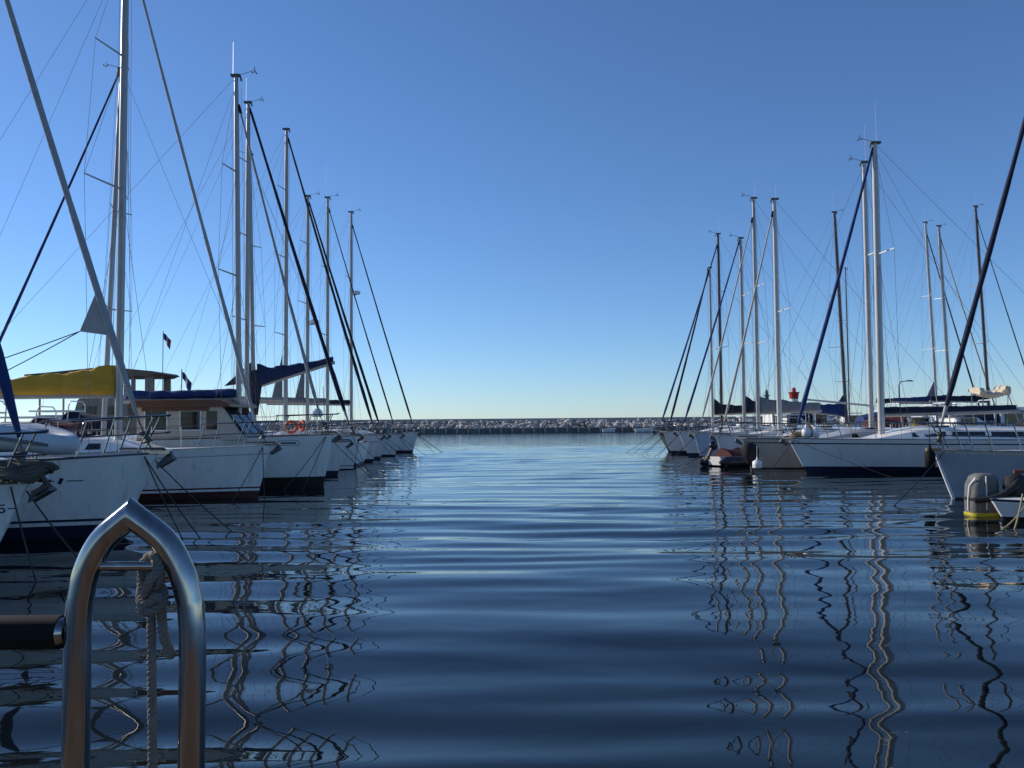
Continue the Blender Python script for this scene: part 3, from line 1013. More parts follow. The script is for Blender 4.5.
D9 = 55.2
sailboat('outermost white boat at the far end of the left row, radar dome on mast', X(418, D9), D9, 1, L=11.8, B=3.7, Fb=1.3, Fs=1.05, rake=.35, mast=4.35, H=15.8, mr=.105, jib=BLACKC, jr=.058, jk=.93, radar=.63, group=LG,
         boomz=3.15, boomL=5.4, cover=NAVY, ch=(.25, .2), ant=1.0, anti=ANTI_K, z1=.1, z2=.16, rail=ALU, lines=[(1.6, -1.6, -.3), (2.2, -1.2, -.3), (2.0, .9, -.3)])
# bow-left boat with long blue furled sail
Db = 29.0
sailboat('boat lying bow to the left, long blue furled headsail slanting down past left edge', X(105, Db, 350) - 5.3, 29.0, -1, L=11.4, B=2.8, Fb=1.2, Fs=1.05, mast=5.3, H=14.2, lean=-.48, mr=.09, jib=BLUE, jr=.055, jk=.985, hood=BLUE,
         boomL=-1, spr=(.36, .62), sw=1.0, ant=0, lines=[(.6, .5, -.3)], yaw=0)


# ------------------------------------------------------------------ motor boats
def motorboat(label, loc, rz, L=8.0, B=2.8, F=1.0, hullm=None, top=2.4, canvas=None, fly=False, group=None, roofm=None, stripe=None, arch=True, cat='motorboat'):
    root = empty('motor_boat', loc, rz); tag(root, label, cat, group)
    h = Hull(L, B, F * 1.25, F * .9, .7, full=.5)
    build_hull(root, h, hullm or GEL, ANTI_N, stripe or STR_N, .06, .14)
    toe_rail(root, h, ALU, .03)
    mb = MB()
    zf = h.zs(.35)
    xa = -L * .22; xb = -L * .68
    w_ = B / 2 * .72
    secs = []
    for x, hh, ww in ((xa, .05, .45), (xa - L * .08, .32, .8), (xa - L * .2, .5, 1), (xa - L * .3, top - zf - .25, 1), (xb, top - zf - .2, 1)):
        z = h.zs(-x / L) - .03
        wq = w_ * ww
        secs.append([(x, wq, z), (x, wq * .92, z + hh * .9), (x, wq * .75, z + hh), (x, -wq * .75, z + hh), (x, -wq * .92, z + hh * .9), (x, -wq, z)])
    mb.loft(secs)
    cab = mb.build('cabin', GEL, root, ang=30)
    # wrap-round glazing
    mb = MB()
    x0 = xa - L * .21; x1 = xa - L * .295
    za = h.zs(.4) + .5; zb = top - .42
    n = .02
    mb.add([(x0 + n, w_ * .8, za + .05), (x0 + n, -w_ * .8, za + .05), (x1 + n * 3, -w_ * .74, zb), (x1 + n * 3, w_ * .74, zb),
            (x0 - .1, w_ * .8, za), (x0 - .1, -w_ * .8, za), (x1 - .1, -w_ * .74, zb), (x1 - .1, w_ * .74, zb)],
           [(0, 1, 2, 3), (7, 6, 5, 4), (0, 4, 5, 1), (1, 5, 6, 2), (2, 6, 7, 3), (3, 7, 4, 0)])
    mb.build('windscreen', GLASS, cab)
    for s in (1, -1):
        mb = MB()
        mb.prism([(x1 - .15, za), (x1 - .15, zb), (xb + .25, zb), (xb + .25, za)], s * (w_ * .96), s * (w_ * 1.01))
        mb.build('window', GLASS, cab)
    mb = MB()
    mb.box(((x1 + xb) / 2 - .1, 0, top - .12), (abs(x1 - xb) + .7, w_ * 2.05, .09))
    rf = mb.build('roof', roofm or GEL, cab)
    if fly:
        mb = MB()
        mb.prism([(x1 - .2, top - .08), (x1 - .5, top + .45), (x1 - .6, top + .45), (x1 - .5, top), (xb + .3, top), (xb + .3, top - .08)], -w_ * .9, w_ * .9)
        mb.build('flybridge', GEL, cab)
    if arch:
        mb = MB()
        xr = xb - .3
        mb.tube([(xr, w_, h.zs(.8)), (xr - .15, w_ * .95, top + .2), (xr - .1, w_ * .7, top + .45), (xr - .1, -w_ * .7, top + .45), (xr - .15, -w_ * .95, top + .2), (xr, -w_, h.zs(.8))], .035, 6)
        mb.tube([(xr - .1, .3, top + .45), (xr - .25, .3, top + 2.0)], .01, 4)
        mb.build('radar_arch', PLW, root)
    if canvas:
        mb = MB()
        secs = []
        for i in range(4):
            x = xb - .05 - i * L * .075
            secs.append([(x, w_ * math.cos(a) * 1.02, h.zs(.8) + .1 + (top - h.zs(.8) - .2 - .12 * i) * abs(math.sin(a)) ** .45) for a in [math.pi * j / 8 for j in range(9)]])
        mb.loft(secs, caps=True)
        mb.build('cockpit_canopy', canvas, root)
    pulpit(root, h, .5)
    return root, h


MBG = 'motor boats and yachts crowding the berths behind'
# left behind the pontoon
trx = X(155, 50)
tr = empty('trawler_yacht', (-27.5, 50.0, 0), math.pi)
tag(tr, 'trawler yacht with broad flat tan roof standing behind the gold sail cover', 'trawler')
ht = Hull(12.5, 4.0, 1.9, 1.4, .5)
trb = build_hull(tr, ht, mat('trawler_beige', (.42, .36, .27), .5, noise=.2), ANTI_K, STR_R, .1, .2)
toe_rail(tr, ht, TEAK, .04)
tr.location = (-36.7, 58.0, 0); tr.scale = (1.15, 1.15, 1.15)
mb = MB(); mb.prism([(-6.4, 1.4), (-6.9, 3.2), (-11.2, 3.2), (-11.2, 1.4)], -1.5, 1.5); tc_ = mb.build('deckhouse', mat('trawler_cream', (.34, .29, .22), .5, noise=.3), tr)
for s in (1, -1):
    for i in range(3):
        mb = MB(); mb.box((-7.6 - i * 1.3, s * 1.51, 2.55), (.8, .04, .5)); mb.build('window', GLASS, tc_)
mb = MB(); mb.prism([(-6.9, 3.2), (-6.9, 3.35), (-11.2, 3.35), (-11.2, 3.2)], -1.38, 1.38); mb.build('flybridge_coaming', MATS['trawler_cream'], tc_)
for x in (-4.6, -8.4, -10.0, -10.9):
    for s in (1, -1):
        mb = MB()
        if x == -4.6: mb.tube([(x, s * 1.3, 1.7), (x, s * 1.3, 4.5)], .06, 5)
        else: mb.box((x, s * 1.3, 3.86), (.22 if x > -10.5 else .42, .12, 1.34))
        mb.build('flybridge_post', MATS['trawler_cream'], tc_)
mb = MB(); mb.prism([(-4.0, 4.5), (-4.2, 4.66), (-8.6, 5.06), (-11.3, 4.78), (-11.5, 4.66), (-11.1, 4.5)], -1.75, 1.75)
mb.build('roof', TANR, tc_)
mb = MB(); mb.tube([(-4.0, 1.84, 4.6), (-5.3, 1.86, 4.66), (-6.4, 1.84, 4.68)], [.05, .09, .06], 6); mb.build('rolled_awning', GREENP, tr)

specs = [(-23.0, 50, 9.5, 2.9, None, 'white motor cruiser below the gold sail cover, navy canopy aft', NAVY),
         (-23.0, 41.5, 8.5, 2.7, GELB, 'beige motor cruiser with rounded cabin between tender and gold cover', None),
         (-24.0, 66, 9, 2.9, None, 'white motor cruiser beyond the trawler on the left', None),
         (-22.6, 46, 9.5, 2.5, None, 'white cruiser with maroon canopy showing left of the gold covered boat', REDC)]
for sx, D, L_, tp, hm, lb, cv in specs:
    motorboat(lb, (sx - L_, D, 0), math.pi, L=L_, top=tp, hullm=hm, canvas=cv, group=MBG)

# flags on staffs
def flag(label, px, py0, py1, D, cols, sz=(.5, .34), slope=.25):
    base = W(px, py1, D); tp = W(px, py0, D)
    o = empty('flagstaff', (base.x, D, base.z)); tag(o, label, 'flag')
    H = tp.z - base.z
    mb = MB(); mb.tube([(0, 0, 0), (0, 0, H)], .018, 5); mb.build('staff', WIRE, o)
    mb = MB()
    n = 9
    vs = []; fs = []; ms = []
    for i in range(n + 1):
        k = i / n
        x = .02 + sz[0] * k * .8; y = .07 * math.sin(k * 7); dz = -slope * k * (1 + .6 * k)
        vs += [(x, y, H - .1 + dz * .9), (x - .07 * k, y + .02, H - .1 - sz[1] + dz * 1.3)]
    for i in range(n):
        fs.append((2 * i, 2 * i + 1, 2 * i + 3, 2 * i + 2)); ms.append(min(len(cols) - 1, i * len(cols) // n))
    mb.add(vs, fs, ms); mb.build('cloth', cols, o)
    return o


FW = mat('flag_white', (.42, .40, .40), .9); FR = mat('flag_red', (.16, .04, .05), .9); FB = mat('flag_blue', (.02, .03, .12), .9)
f1 = flag('small pale and dark flag on the tall thin staff above the blue cover', 162.5, 331, 392, 41.0, [FB, FW, FR], (.45, .30), .25)
f2 = flag('small dark flag on the short staff right of the taller one', 181.5, 369, 394, 33.6, [FB, FW, FB], (.46, .27), .32)

# ================================================================== RIGHT ROW (bows point left)
# --- nearest right
E1 = 19.3
r1, g1, Q1 = sailboat('nearest boat of the right row, thick navy furled headsail, white strip down its stem', X(934, E1), E1, -1, L=11.5, B=3.4, Fb=1.12, Fs=.95, rake=.42,
                      H=14.2, mast=3.9, mr=.1, jib=NAVY, jr=.066, jk=.96, jfoot=.05, group=RG, z1=.04, z2=.06, anti=ANTI_N, hullm=GELG, sheer=GELB, sf=(.93, .99), lines=[(2.0, 1.6, -.3)], anch=False, jibx=-.15)
mb = MB()
pp = [Vector(g1.pt(.001, z_, 1)) + Vector((.03, -.03, 0)) for z_ in (1.1, .8, .5, .2, 0, -.1)]
mb.tube(pp, [.03, .036, .04, .042, .04, .03], 8)  # thin white strip running down the stem edge
mb.build('stem_strip', PLW, r1)
mb = MB(); mb.ball((.08, 0, 1.12), .06, 8, 6); mb.box((.02, 0, 1.14), (.34, .1, .06)); mb.build('bow_roller', mat('brass_stained', (.35, .2, .08), .5, noise=.3), r1)
def fender(label, loc, m, r=.12, ln=.55, group=None):
    o = MB()
    o.tube([(0, 0, ln / 2 + .12), (0, 0, ln / 2 + .02), (0, 0, ln / 2 - .06), (0, 0, 0), (0, 0, -ln / 2 + .06), (0, 0, -ln / 2), ], [.02, .035, r, r * 1.05, r, .03], 12)
    o.tube([(0, 0, ln / 2 + .1), (0, 0, ln / 2 + .5)], .008, 5)
    q = o.build('fender', m, ang=60); q.location = loc
    return tag(q, label, 'fender', group)


fender('black fender hanging at the bow tip of the nearest right boat', (X(929, E1 - .1) , E1 - .1, .92), RUB, .11, .42)

# --- R2 big white boat with navy stripe
E2 = 29.3
r2, g2, Q2 = sailboat('long white boat with navy sheer stripe, bright blue furled headsail and navy covered boom', X(788, E2), E2, -1, L=13.4, B=3.9, Fb=1.20, Fs=1.10, rake=.62,
                      z1=.20, z2=.26, anti=ANTI_N, stripe=ANTI_N, sheer=STR_N, sf=(.80, .85), H=Zp(880, 143, E2), lean=-.05, mast=X(882, E2) - X(788, E2), mr=.115, jib=BLUE, jr=.078, jk=.965, group=RG, mastm=ALUW,
                      boomz=2.0, boomz1=2.1, boomL=4.7, cover=NAVY, ch=(.22, .16), ant=1.45, vane=1, spr=(.62,), sw=1.0, lines=[(-3.2, 3.0, -.3), (1.2, .4, -.3)], hullm=GEL, hood=BLACKC, nwin=4)
# clutter on its bow: fenders and a white oval buoy
fender('white oval fender lying on the bow of the long navy striped boat', (X(803, E2), E2 - .3, 1.42), PLW, .15, .34)
fender('second white fender beside an orange one on the navy striped bow', (X(812, E2), E2 - .35, 1.40), PLW, .12, .34)
fender('rusty orange fender between white ones on the navy striped bow', (X(808, E2), E2 - .05, 1.45), mat('rust_orange', (.42, .14, .05), .6, noise=.4), .13, .4)
mb = MB()
for i in range(4):
    mb.tube([(.28 * math.cos(a) + .04 * i, .16 * math.sin(a), .03 + i * .035 + .02 * math.sin(3 * a + i)) for a in [q * math.pi / 7 for q in range(15)]], .022, 5)
o = tag(mb.build('rope_coil', ROPET), 'tan rope coil on the foredeck of the long navy striped boat', 'rope'); o.location = (X(797, E2), E2, 1.27)

# --- R3
E3 = 32.8
r3, g3, Q3 = sailboat('beige grey boat behind the navy striped one, bare pole stowed ahead of its mast', X(742, E3) , E3, -1, L=12.4, B=3.5, Fb=1.15, Fs=1.0, rake=.4, hullm=GELB, anti=ANTI_K, z1=.03, z2=.05, sheer=STR_G, sf=(.84, .89),
                      H=11.9, mast=X(872, E3) - X(742, E3), mr=.10, mastm=ALUW, group=RG, boomL=-1, spr=(.66,), sw=.9, ant=1.5, cabm=GELG, lines=[(1.2, .5, -.3)], rail=GALV)
mm_ = X(872, E3) - X(742, E3)
mb = MB(); mb.tube([(-mm_ + .12, 0, 2.4), (-mm_ + 2.65, 0, 2.66)], .04, 7); mb.build('whisker_pole', ALUW, r3)
# --- bimini folded on arch
bm_ = empty('bimini', (X(989, 33.5), 33.4, 1.1)); tag(bm_, 'folded cream bimini cloth on a tube frame above the right row decks', 'bimini')
mb = MB()
z1_ = Zp(991, 394, 33.4) - 1.1
for x in (-.5, .5):
    for s_ in (-1, 1): mb.tube([(x * .8, s_ * .4, 0), (x, s_ * .4, z1_)], .016, 6)
    mb.tube([(x, -.4, z1_), (x, .4, z1_)], .016, 6)
mb.tube([(.5, -.4, z1_), (1.1, -.4, -.1)], .02, 6)
mb.build('frame', INOX, bm_)
rg = random.Random(4)
secs = []
for i in range(22):
    k = i / 21
    x = -.60 + 1.2 * k
    zz = z1_ + .06 - .12 * math.sin(math.pi * k) + rg.uniform(-.04, .04) + (.06 if k < .15 or k > .8 else 0)
    hh = .09 + rg.uniform(-.03, .05) + (.07 if k < .12 or k > .85 else 0)
    secs.append([(x, -.40, zz - hh), (x, -.46, zz), (x, -.4, zz + hh), (x, 0, zz + hh + .03), (x, .4, zz + hh), (x, .46, zz)])
mb = MB(); mb.loft(secs, closed=True); mb.build('canopy', CREAM, bm_)

# --- R4..R7 farther
def rb(px, E, mpx, mtop, label, **k):
    bx = X(px, E)
    z_ = Zp(mpx, mtop, E)
    return sailboat(label, bx, E, -1, mast=X(mpx, E, 380) - bx, H=z_, group=RG, **k)


rb(716, 37.2, 778, 200, 'white boat with pale furled headsail and clean white mast, right row beyond the dark tender', L=11.5, B=3.3, Fb=1.2, rake=.3, jib=SAILW, jr=.055, jk=.93, mr=.105, mastm=ALUW, spr=(.52,), boomL=-1, ant=.6, anti=ANTI_N, vane=0)
rb(694, 41.4, 758, 198, 'pale blue hulled boat with light grey furled headsail, midway along the right row', L=11.5, B=3.3, Fb=1.25, rake=.3, hullm=GELLB, jib=SAILW, jr=.05, jk=.90, mr=.10, spr=(.38, .62), boomz=2.22, boomL=3.0, cover=SAILG, ch=(.72, .35), hump=.1, ant=1.0)
rb(678, 45.6, 744, 238, 'white boat with straight blue furled headsail, third from the far end on the right', L=11.5, B=3.5, Fb=1.3, rake=.55, jib=BLUE, jr=.06, jk=.97, mr=.095, spr=(.45, .7), boomz=2.3, boomL=2.6, cover=NAVY, ch=(.7, .3), hump=.2, ant=.6)
rb(664, 49.4, 712, 268, 'boat second from the far end on the right, black sail cover humped at its mast', L=11.2, B=3.2, Fb=1.25, rake=.4, jib=NAVY, jr=.065, jk=.97, mr=.075, spr=(.5,), boomz=2.25, boomL=2.6, cover=BLACKC, ch=(.6, .33), hump=.35, ant=0, vane=0)
rb(656, 53.0, 721, 234, 'outermost beige hulled boat at the far end of the right row, blue furled headsail', L=11.5, B=3.4, Fb=1.3, rake=.75, hullm=GELB, jib=BLUE, jr=.065, jk=.93, mr=.095, mastm=ALUD, spr=(.42, .7), boomL=-1, ant=1.3, lines=[(2.0, 1.4, -.3), (2.6, 1.1, -.3)])
# stern-out boat behind, dark mast with blue boom cover running left
E8 = 57.5
mx8 = X(846, E8, 380)
sailboat('boat with brown mast and blue sail cover running left from it, beyond the right row', mx8 + 3.5, E8, 1, L=11.5, B=3.4, Fb=1.25, mast=3.5, H=Zp(840, 212, E8), lean=-.45, mr=.115, mastm=ALUD, boomz=2.15, boomz1=2.6, boomL=3.7, cover=BLUE,
         ch=(.8, .35), hump=.65, ant=1.6, spr=(.38, .62), sw=1.4, group='yachts on the far side of the right pontoon')
# thin mast beside it
E8b = 62.5
sailboat('slim boat with thin dark mast beside the brown masted one', X(849, E8b, 380) + 3.4, E8b, 1, L=9.5, B=2.8, Fb=1.1, mast=3.4, H=Zp(844, 268, E8b), mr=.05, mastm=ALUD, boomL=-1, ant=0, vane=0, spr=(.3, .68), sw=1.5, group='yachts on the far side of the right pontoon')
# boats beyond the right pontoon
FG = 'yachts on the far side of the right pontoon'
for mpx, mtp, E, jm, lb, kw in ((950, 226, 67, SAILW, 'yacht beyond the right pontoon with white furled headsail slanting right', dict(mr=.13, boomz=3.2, boomL=4.5, cover=BLUE)),
                                (937, 222, 71, BLACKC, 'yacht beyond the right pontoon with black furled headsail slanting right and pale mast', dict(mr=.12, mastm=ALUW, boomz=3.2, boomL=5, cover=NAVY, ch=(.6, .3), sailhead=(.9, 2.0))),
                                (989, 206, 62, BLACKC, 'yacht with brown mast near the right edge beyond the cream bimini', dict(mr=.11, mastm=ALUD, boomz=3.1, boomL=4.2, cover=NAVY, ch=(.5, .3), jr=.045))):
    mx = X(mpx, E, 380)
    sailboat(lb, mx + 4.1, E, 1, L=11, B=3.3, Fb=1.3, mast=4.1, H=Zp(mpx, mtp, E), lean=-.5, jib=jm, jr=kw.pop('jr', .07), jk=.93, spr=(.38, .64), sw=1.2, ant=1.2, group=FG, **kw)

for i, (px, E, L_, tp, hm, cv, fly, rz, lb) in enumerate((
        (800, 74, 8, 2.5, None, None, 0, 0, 'white cruiser directly right of the blue furled headsail, far behind'),
        (826, 84, 9, 3.0, None, NAVY, 1, 0, 'white flybridge cruiser with navy cockpit canopy, left of the two right masts'),
        (858, 96, 9, 2.8, None, None, 0, 0, 'far white cruiser between the brown mast and the two bright masts'),
        (905, 66, 8.5, 2.7, GELB, BLUE, 0, 0, 'beige cruiser with blue canopy just right of the bright masts'),
        (925, 50, 8, 2.35, None, REDC, 0, 0, 'low white cruiser with maroon canopy under the navy covered boom'),
        (952, 82, 10, 3.4, None, None, 1, 0, 'large white flybridge cruiser right of the navy furled headsail, far behind'),
        (972, 47, 7.5, 2.3, None, None, 0, 0, 'small white open cruiser below the cream bimini'),
        (1000, 76, 9, 3.1, None, None, 0, 0, 'white cruiser with plain hard top near the right edge, far behind'),
        (1018, 54, 9, 2.6, None, NAVY, 0, 0, 'white cruiser with navy canopy cut by the right edge'))):
    motorboat(lb, (X(px, E) + L_ * .5, E, 0), rz, L=L_, top=tp, hullm=hm, canvas=cv, fly=bool(fly), group=MBG)

for px, E, L_, tp, hm, cv, fl, lb in (
        (712, 118, 7, 2.6, None, None, 0, 'distant white cabin boat seen between the right row masts, left of the others'),
        (772, 108, 8, 3.2, GELB, None, 0, 'distant beige cabin boat below the green beacon'),
        (815, 122, 8, 3.4, None, None, 1, 'distant white flybridge boat just right of the red topped beacon'),
        (838, 70, 7, 2.5, GELLB, None, 0, 'pale blue cabin boat beneath the bright blue sail cover'),
        (880, 112, 9, 3.6, None, None, 1, 'distant white flybridge boat behind the brightest mast'),
        (893, 88, 7, 2.7, None, YELD, 0, 'white boat with yellow cockpit canopy right of the brightest mast'),
        (940, 104, 9, 3.5, None, BLUE, 0, 'distant white boat with blue canopy behind the navy furled headsail'),
        (985, 98, 9, 3.7, GELB, None, 0, 'distant beige cabin boat under the cream bimini'),
        (1012, 92, 8, 3.2, None, REDC, 0, 'distant white boat with maroon canopy near the right edge')):
    motorboat(lb, (X(px, E) + L_ * .5, E, 0), R(rnd.choice((0, 90, 180, 200, 20))), L=L_, top=tp, hullm=hm, canvas=cv, fly=bool(fl), group=MBG)

# service pedestal on the right pontoon and a yellow buoy standing on a deck
pd = empty('service_pedestal', (26.4, 26.4 / X(1003, 1.0), .575)); tag(pd, 'white service pedestal with blue cap near the right edge', 'pedestal')
EP = 26.4 / X(1003, 1.0)
mb = MB(); mb.box((0, 0, .42), (.46, .4, .84), taper=.96); mb.build('cabinet', PLW, pd)
mb = MB(); mb.box((0, 0, .93), (.52, .46, .17), taper=.7); mb.build('cap', mat('blue_plastic', (.02, .12, .36), .4), pd)
for z_ in (.3, .58):
    mb = MB(); mb.box((-.1, -.205, z_), (.14, .03, .12)); mb.build('socket_cover', GREENP if z_ > .5 else REDP, pd)
Ey = 48.0
yb_ = MB()
yb_.tube([(0, 0, 0), (0, 0, .25), (0, 0, .7), (0, 0, 1.15), (0, 0, 1.35)], [.55, .6, .4, .14, .03], 12)
o = yb_.build('marker_buoy', YELD); o.location = (26.6 if False else X(914, Ey), Ey, 0.0)
o.scale = (1.0, 1.0, 1.35)
tag(o, 'yellow conical buoy behind the long navy striped boat', 'buoy')

# --- dark tender with outboard in front of the beige boat
def outboard(root, loc, m, tilt=0, sc=1.0):
    e = empty('outboard_engine', loc); e.parent = root
    e.scale = (sc, sc, sc); e.rotation_euler = (0, R(tilt), 0)
    mb = MB()
    secs = []
    for z_, a, b_ in ((.0, .13, .11), (.06, .20, .16), (.22, .22, .17), (.36, .20, .15), (.43, .12, .09)):
        secs.append([(a * math.cos(q) * 1.2, b_ * math.sin(q), z_) for q in [i * math.pi / 6 for i in range(12)]])
    mb.loft(secs, closed=True); mb.build('cowling', m, e, ang=60)
    mb = MB(); mb.prism([(-.07, -.75), (-.1, 0), (.1, 0), (.07, -.75)], -.05, .05); mb.box((0, 0, -.55), (.3, .16, .03))
    mb.tube([(-.16, 0, -.72), (.2, 0, -.72)], [.06, .03], 8)
    for q in range(3):
        a = q * 2.09; mb.box((-.18, .09 * math.cos(a), -.72 + .09 * math.sin(a)), (.03, .09, .09))
    mb.build('gearcase', GALV, e)
    return e


td2 = tender('dark inflatable tender with red cloth afloat beside the beige boat bow', (X(733, 35.0), 35.0, -.02), R(35), mat('hypalon_navy', (.02, .025, .05), .6, noise=.3), upturned=False, ln=2.9, wd=1.5, r=.22)
ob = outboard(td2, (-1.3, 0, .75), mat('black_cowling', (.012, .012, .014), .3), 35, .75)
mb = MB(); 
secs = []
for i in range(8):
    k = i / 7
    secs.append([(-.3 + 1.1 * k, -.55, .38), (-.3 + 1.1 * k, -.3, .62 + .06 * math.sin(k * 9)), (-.3 + 1.1 * k, .1, .72 + .05 * math.sin(k * 7 + 1)), (-.3 + 1.1 * k, .55, .42)])
mb.loft(secs, caps=True)
o = mb.build('cloth_bundle', REDC); o.location = (X(727, 35.0), 35.0, -.02); o.rotation_euler = (0, 0, R(35)); tag(o, 'red cloth thrown over the dark tender in the right row', 'cloth')
# outboard clamped on beige boat bow: black bulky cover with white disc
bk = empty('covered_outboard', (X(747, 31.6), 31.2, .0)); bk.scale = (.72, .8, .8); tag(bk, 'black covered outboard engine hanging low at the beige bow', 'outboard engine')
mb = MB()
rg = random.Random(8)
secs = []
for z_, a, b_ in ((.25, .12, .1), (.4, .28, .2), (.65, .42, .28), (.95, .46, .3), (1.2, .36, .24), (1.32, .15, .1)):
    secs.append([(a * math.cos(q) * rg.uniform(.85, 1.12) - (z_ - .7) * .15, b_ * math.sin(q) * rg.uniform(.9, 1.1), z_) for q in [i * math.pi / 7 for i in range(14)]])
mb.loft(secs, closed=True); mb.build('cover', BLACKC, bk, ang=50)
mb = MB(); mb.prism([(.02, -.2), (-.05, .5), (.18, .5), (.14, -.2)], -.06, .06); mb.build('leg', GALV, bk)
fender('round white buoy hanging against the black covered outboard', (X(754, 31), 30.7, .26), PLW, .17, .34)

# --- near right: small white dinghy with grey covered engine and yellow band
E9 = 16.2
dg = empty('small_dinghy', (X(988, 15.2), 15.2, 0), R(8)); tag(dg, 'small white dinghy with dark gunwale cut by the right edge', 'dinghy')
hd = Hull(2.9, 1.15, .40, .34, .25, full=.5)
build_hull(dg, hd, GEL, ANTI_K, ANTI_K, .05, .08, sheer=STR_N, sf=(.8, .99))
dg.rotation_euler = (0, 0, math.pi + R(8))
mb = MB()
mb.tube([(-.15 - .02, 0, .50), (-1.0, .1, .52), (-1.7, .05, .60), (-2.3, 0, .7)], .035, 8)
o = mb.build('oar', mat('red_brown_wood', (.22, .06, .03), .5, noise=.3)); o.location = (X(1000, E9), E9 - .1, .32); o.rotation_euler = (0, 0, math.pi); tag(o, 'red brown oar lying along the top of the white dinghy', 'oar')
# grey cover
gc = empty('covered_engine', (X(981, E9), E9 + .05, 0)); gc.scale = (.85, .9, .93); tag(gc, 'grey canvas covered engine with black strap and yellow band at the waterline', 'outboard engine')
mb = MB()
secs = []
for z_, a0_, a1_, b_ in ((-.1, -.32, .30, .22), (.14, -.33, .30, .24), (.30, -.33, .30, .25), (.62, -.30, .30, .25), (.78, -.22, .28, .22), (.84, -.12, .22, .16)):
    cx = (a0_ + a1_) / 2; hx = (a1_ - a0_) / 2
    secs.append([(cx + hx * (abs(math.cos(q)) ** .5) * (1 if math.cos(q) > 0 else -1), b_ * (abs(math.sin(q)) ** .5) * (1 if math.sin(q) > 0 else -1), z_) for q in [i * math.pi / 10 + .01 for i in range(20)]])
mb.loft(secs, closed=True)
gcm = mb.build('cover', GREYC, gc, ang=50)
for z0_, z1_, mm, nm, ex in ((-.02, .055, YELLOW, 'yellow_band', .012), (.30, .36, BLACKC, 'strap', .014)):
    mb = MB(); ss = []
    for z_ in (z0_, z1_):
        cx = -.015; hx = .315 + ex
        ss.append([(cx + hx * (abs(math.cos(q)) ** .5) * (1 if math.cos(q) > 0 else -1), (.248 + ex) * (abs(math.sin(q)) ** .5) * (1 if math.sin(q) > 0 else -1), z_) for q in [i * math.pi / 10 + .01 for i in range(20)]])
    mb.loft(ss, closed=True, caps=True); mb.build(nm, mm, gc, ang=50)
mb = MB(); mb.tube([(-.05, -.26, .8), (-.05, -.262, .45), (-.05, -.25, .12)], .014, 5)
mb.tube([(-.25, -.2, .76), (-.335, -.1, .6), (-.35, -.06, .3), (-.345, -.05, .1)], .016, 5); mb.build('piping', PLW, gc)
mb = MB()
mb.tube([(-.36, -.25, .30), (-.1, -.32, .33), (.15, -.33, .42), (.35, -.36, .58), (.45, -.3, .7)], [.05, .06, .06, .07, .05], 8)
secs = []
for z_, a in ((.2, .1), (.35, .2), (.55, .24), (.72, .18), (.8, .05)):
    secs.append([(.46 + a * math.cos(q) * rg.uniform(.8, 1.2), -.2 + a * .8 * math.sin(q) * rg.uniform(.8, 1.2), z_) for q in [i * math.pi / 5 for i in range(10)]])
mb.loft(secs, closed=True)
o = mb.build('tarpaulin_bundle', BLACKC, ang=50); o.location = (X(983, E9), E9 - .02, 0); tag(o, 'bundled black tarpaulin tied beside the grey covered engine', 'tarpaulin')
mb = MB()
mb.tube(sag((X(1020, 14.9), 14.9, .5), (X(1003, 14.4), 14.2, -.05), .05), .016, 5)
mb.tube(sag((X(1030, 15.0), 15.0, .5), (X(1000, 14.2), 14.3, -.05), .08), .016, 5)
tag(mb.build('mooring_rope', ROPET), 'pair of tan ropes slanting into the water below the dinghy', 'rope')

# ================================================================== breakwater with its lights
BD = 170.0
bw = empty('breakwater', (0, BD, 0)); tag(bw, 'low stone breakwater closing the harbour, quay edge with pale posts', 'breakwater')
mb = MB()
mb.box((20, 1.0, .35), (460, 5.0, 1.3)); mb.build('quay_edge', CONCD, bw)
mb = MB()
mb.box((20, 9.2, 1.2), (460, 3.0, 3.5))
mb.prism([(-210, .6), (-210, .7), (250, .7), (250, .6)], 3, 8)
xx = -200
mb.build('crown_wall', CONC, bw)
for i in range(62):
    x = -48 + i * 2.18
    mb = MB(); mb.box((x, -1.62, .66), (.34, .22, 1.05)); mb.build('fender_post', mat('pale_concrete', (.40, .38, .35), .8), bw)
rg = random.Random(3)
mb = MB()
for i in range(3400):
    x = rg.uniform(-150, 190)
    k = rg.random()
    big = rg.random() < .12
    y = 3.2 + 4.6 * k
    z_ = .9 + 1.5 * k + rg.uniform(-.2, .12)
    r_ = rg.uniform(.7, 1.0) if big else rg.uniform(.22, .6)
    z_ -= .35 if big else 0
    mb.ball((x, y, z_), r_, 6, 4, sc=(rg.uniform(.8, 1.5), rg.uniform(.7, 1.2), rg.uniform(.6, 1.0)), jit=.22, rg=rg)
rk = mb.build('boulders', ROCK, bw, ang=10, fix=False)
rk['kind'] = 'stuff'
# little white boats at its foot
for px, ln in ((644, 3.6), (609, 2.6)):
    rbt = empty('rowing_boat', (X(px, 164) - ln / 2, 164, 0), 0)
    tag(rbt, 'small white rowing boat at the foot of the breakwater near the right row' if px == 644 else 'smallest white rowing boat at the breakwater, left of a larger one', 'rowing boat', 'rowing boats by the breakwater')
    hh_ = Hull(ln, 1.5, .8, .6, .3); rbt.location.x += ln
    build_hull(rbt, hh_, GEL, STR_N, STR_N, .05, .1)
    toe_rail(rbt, hh_, GEL, .05)
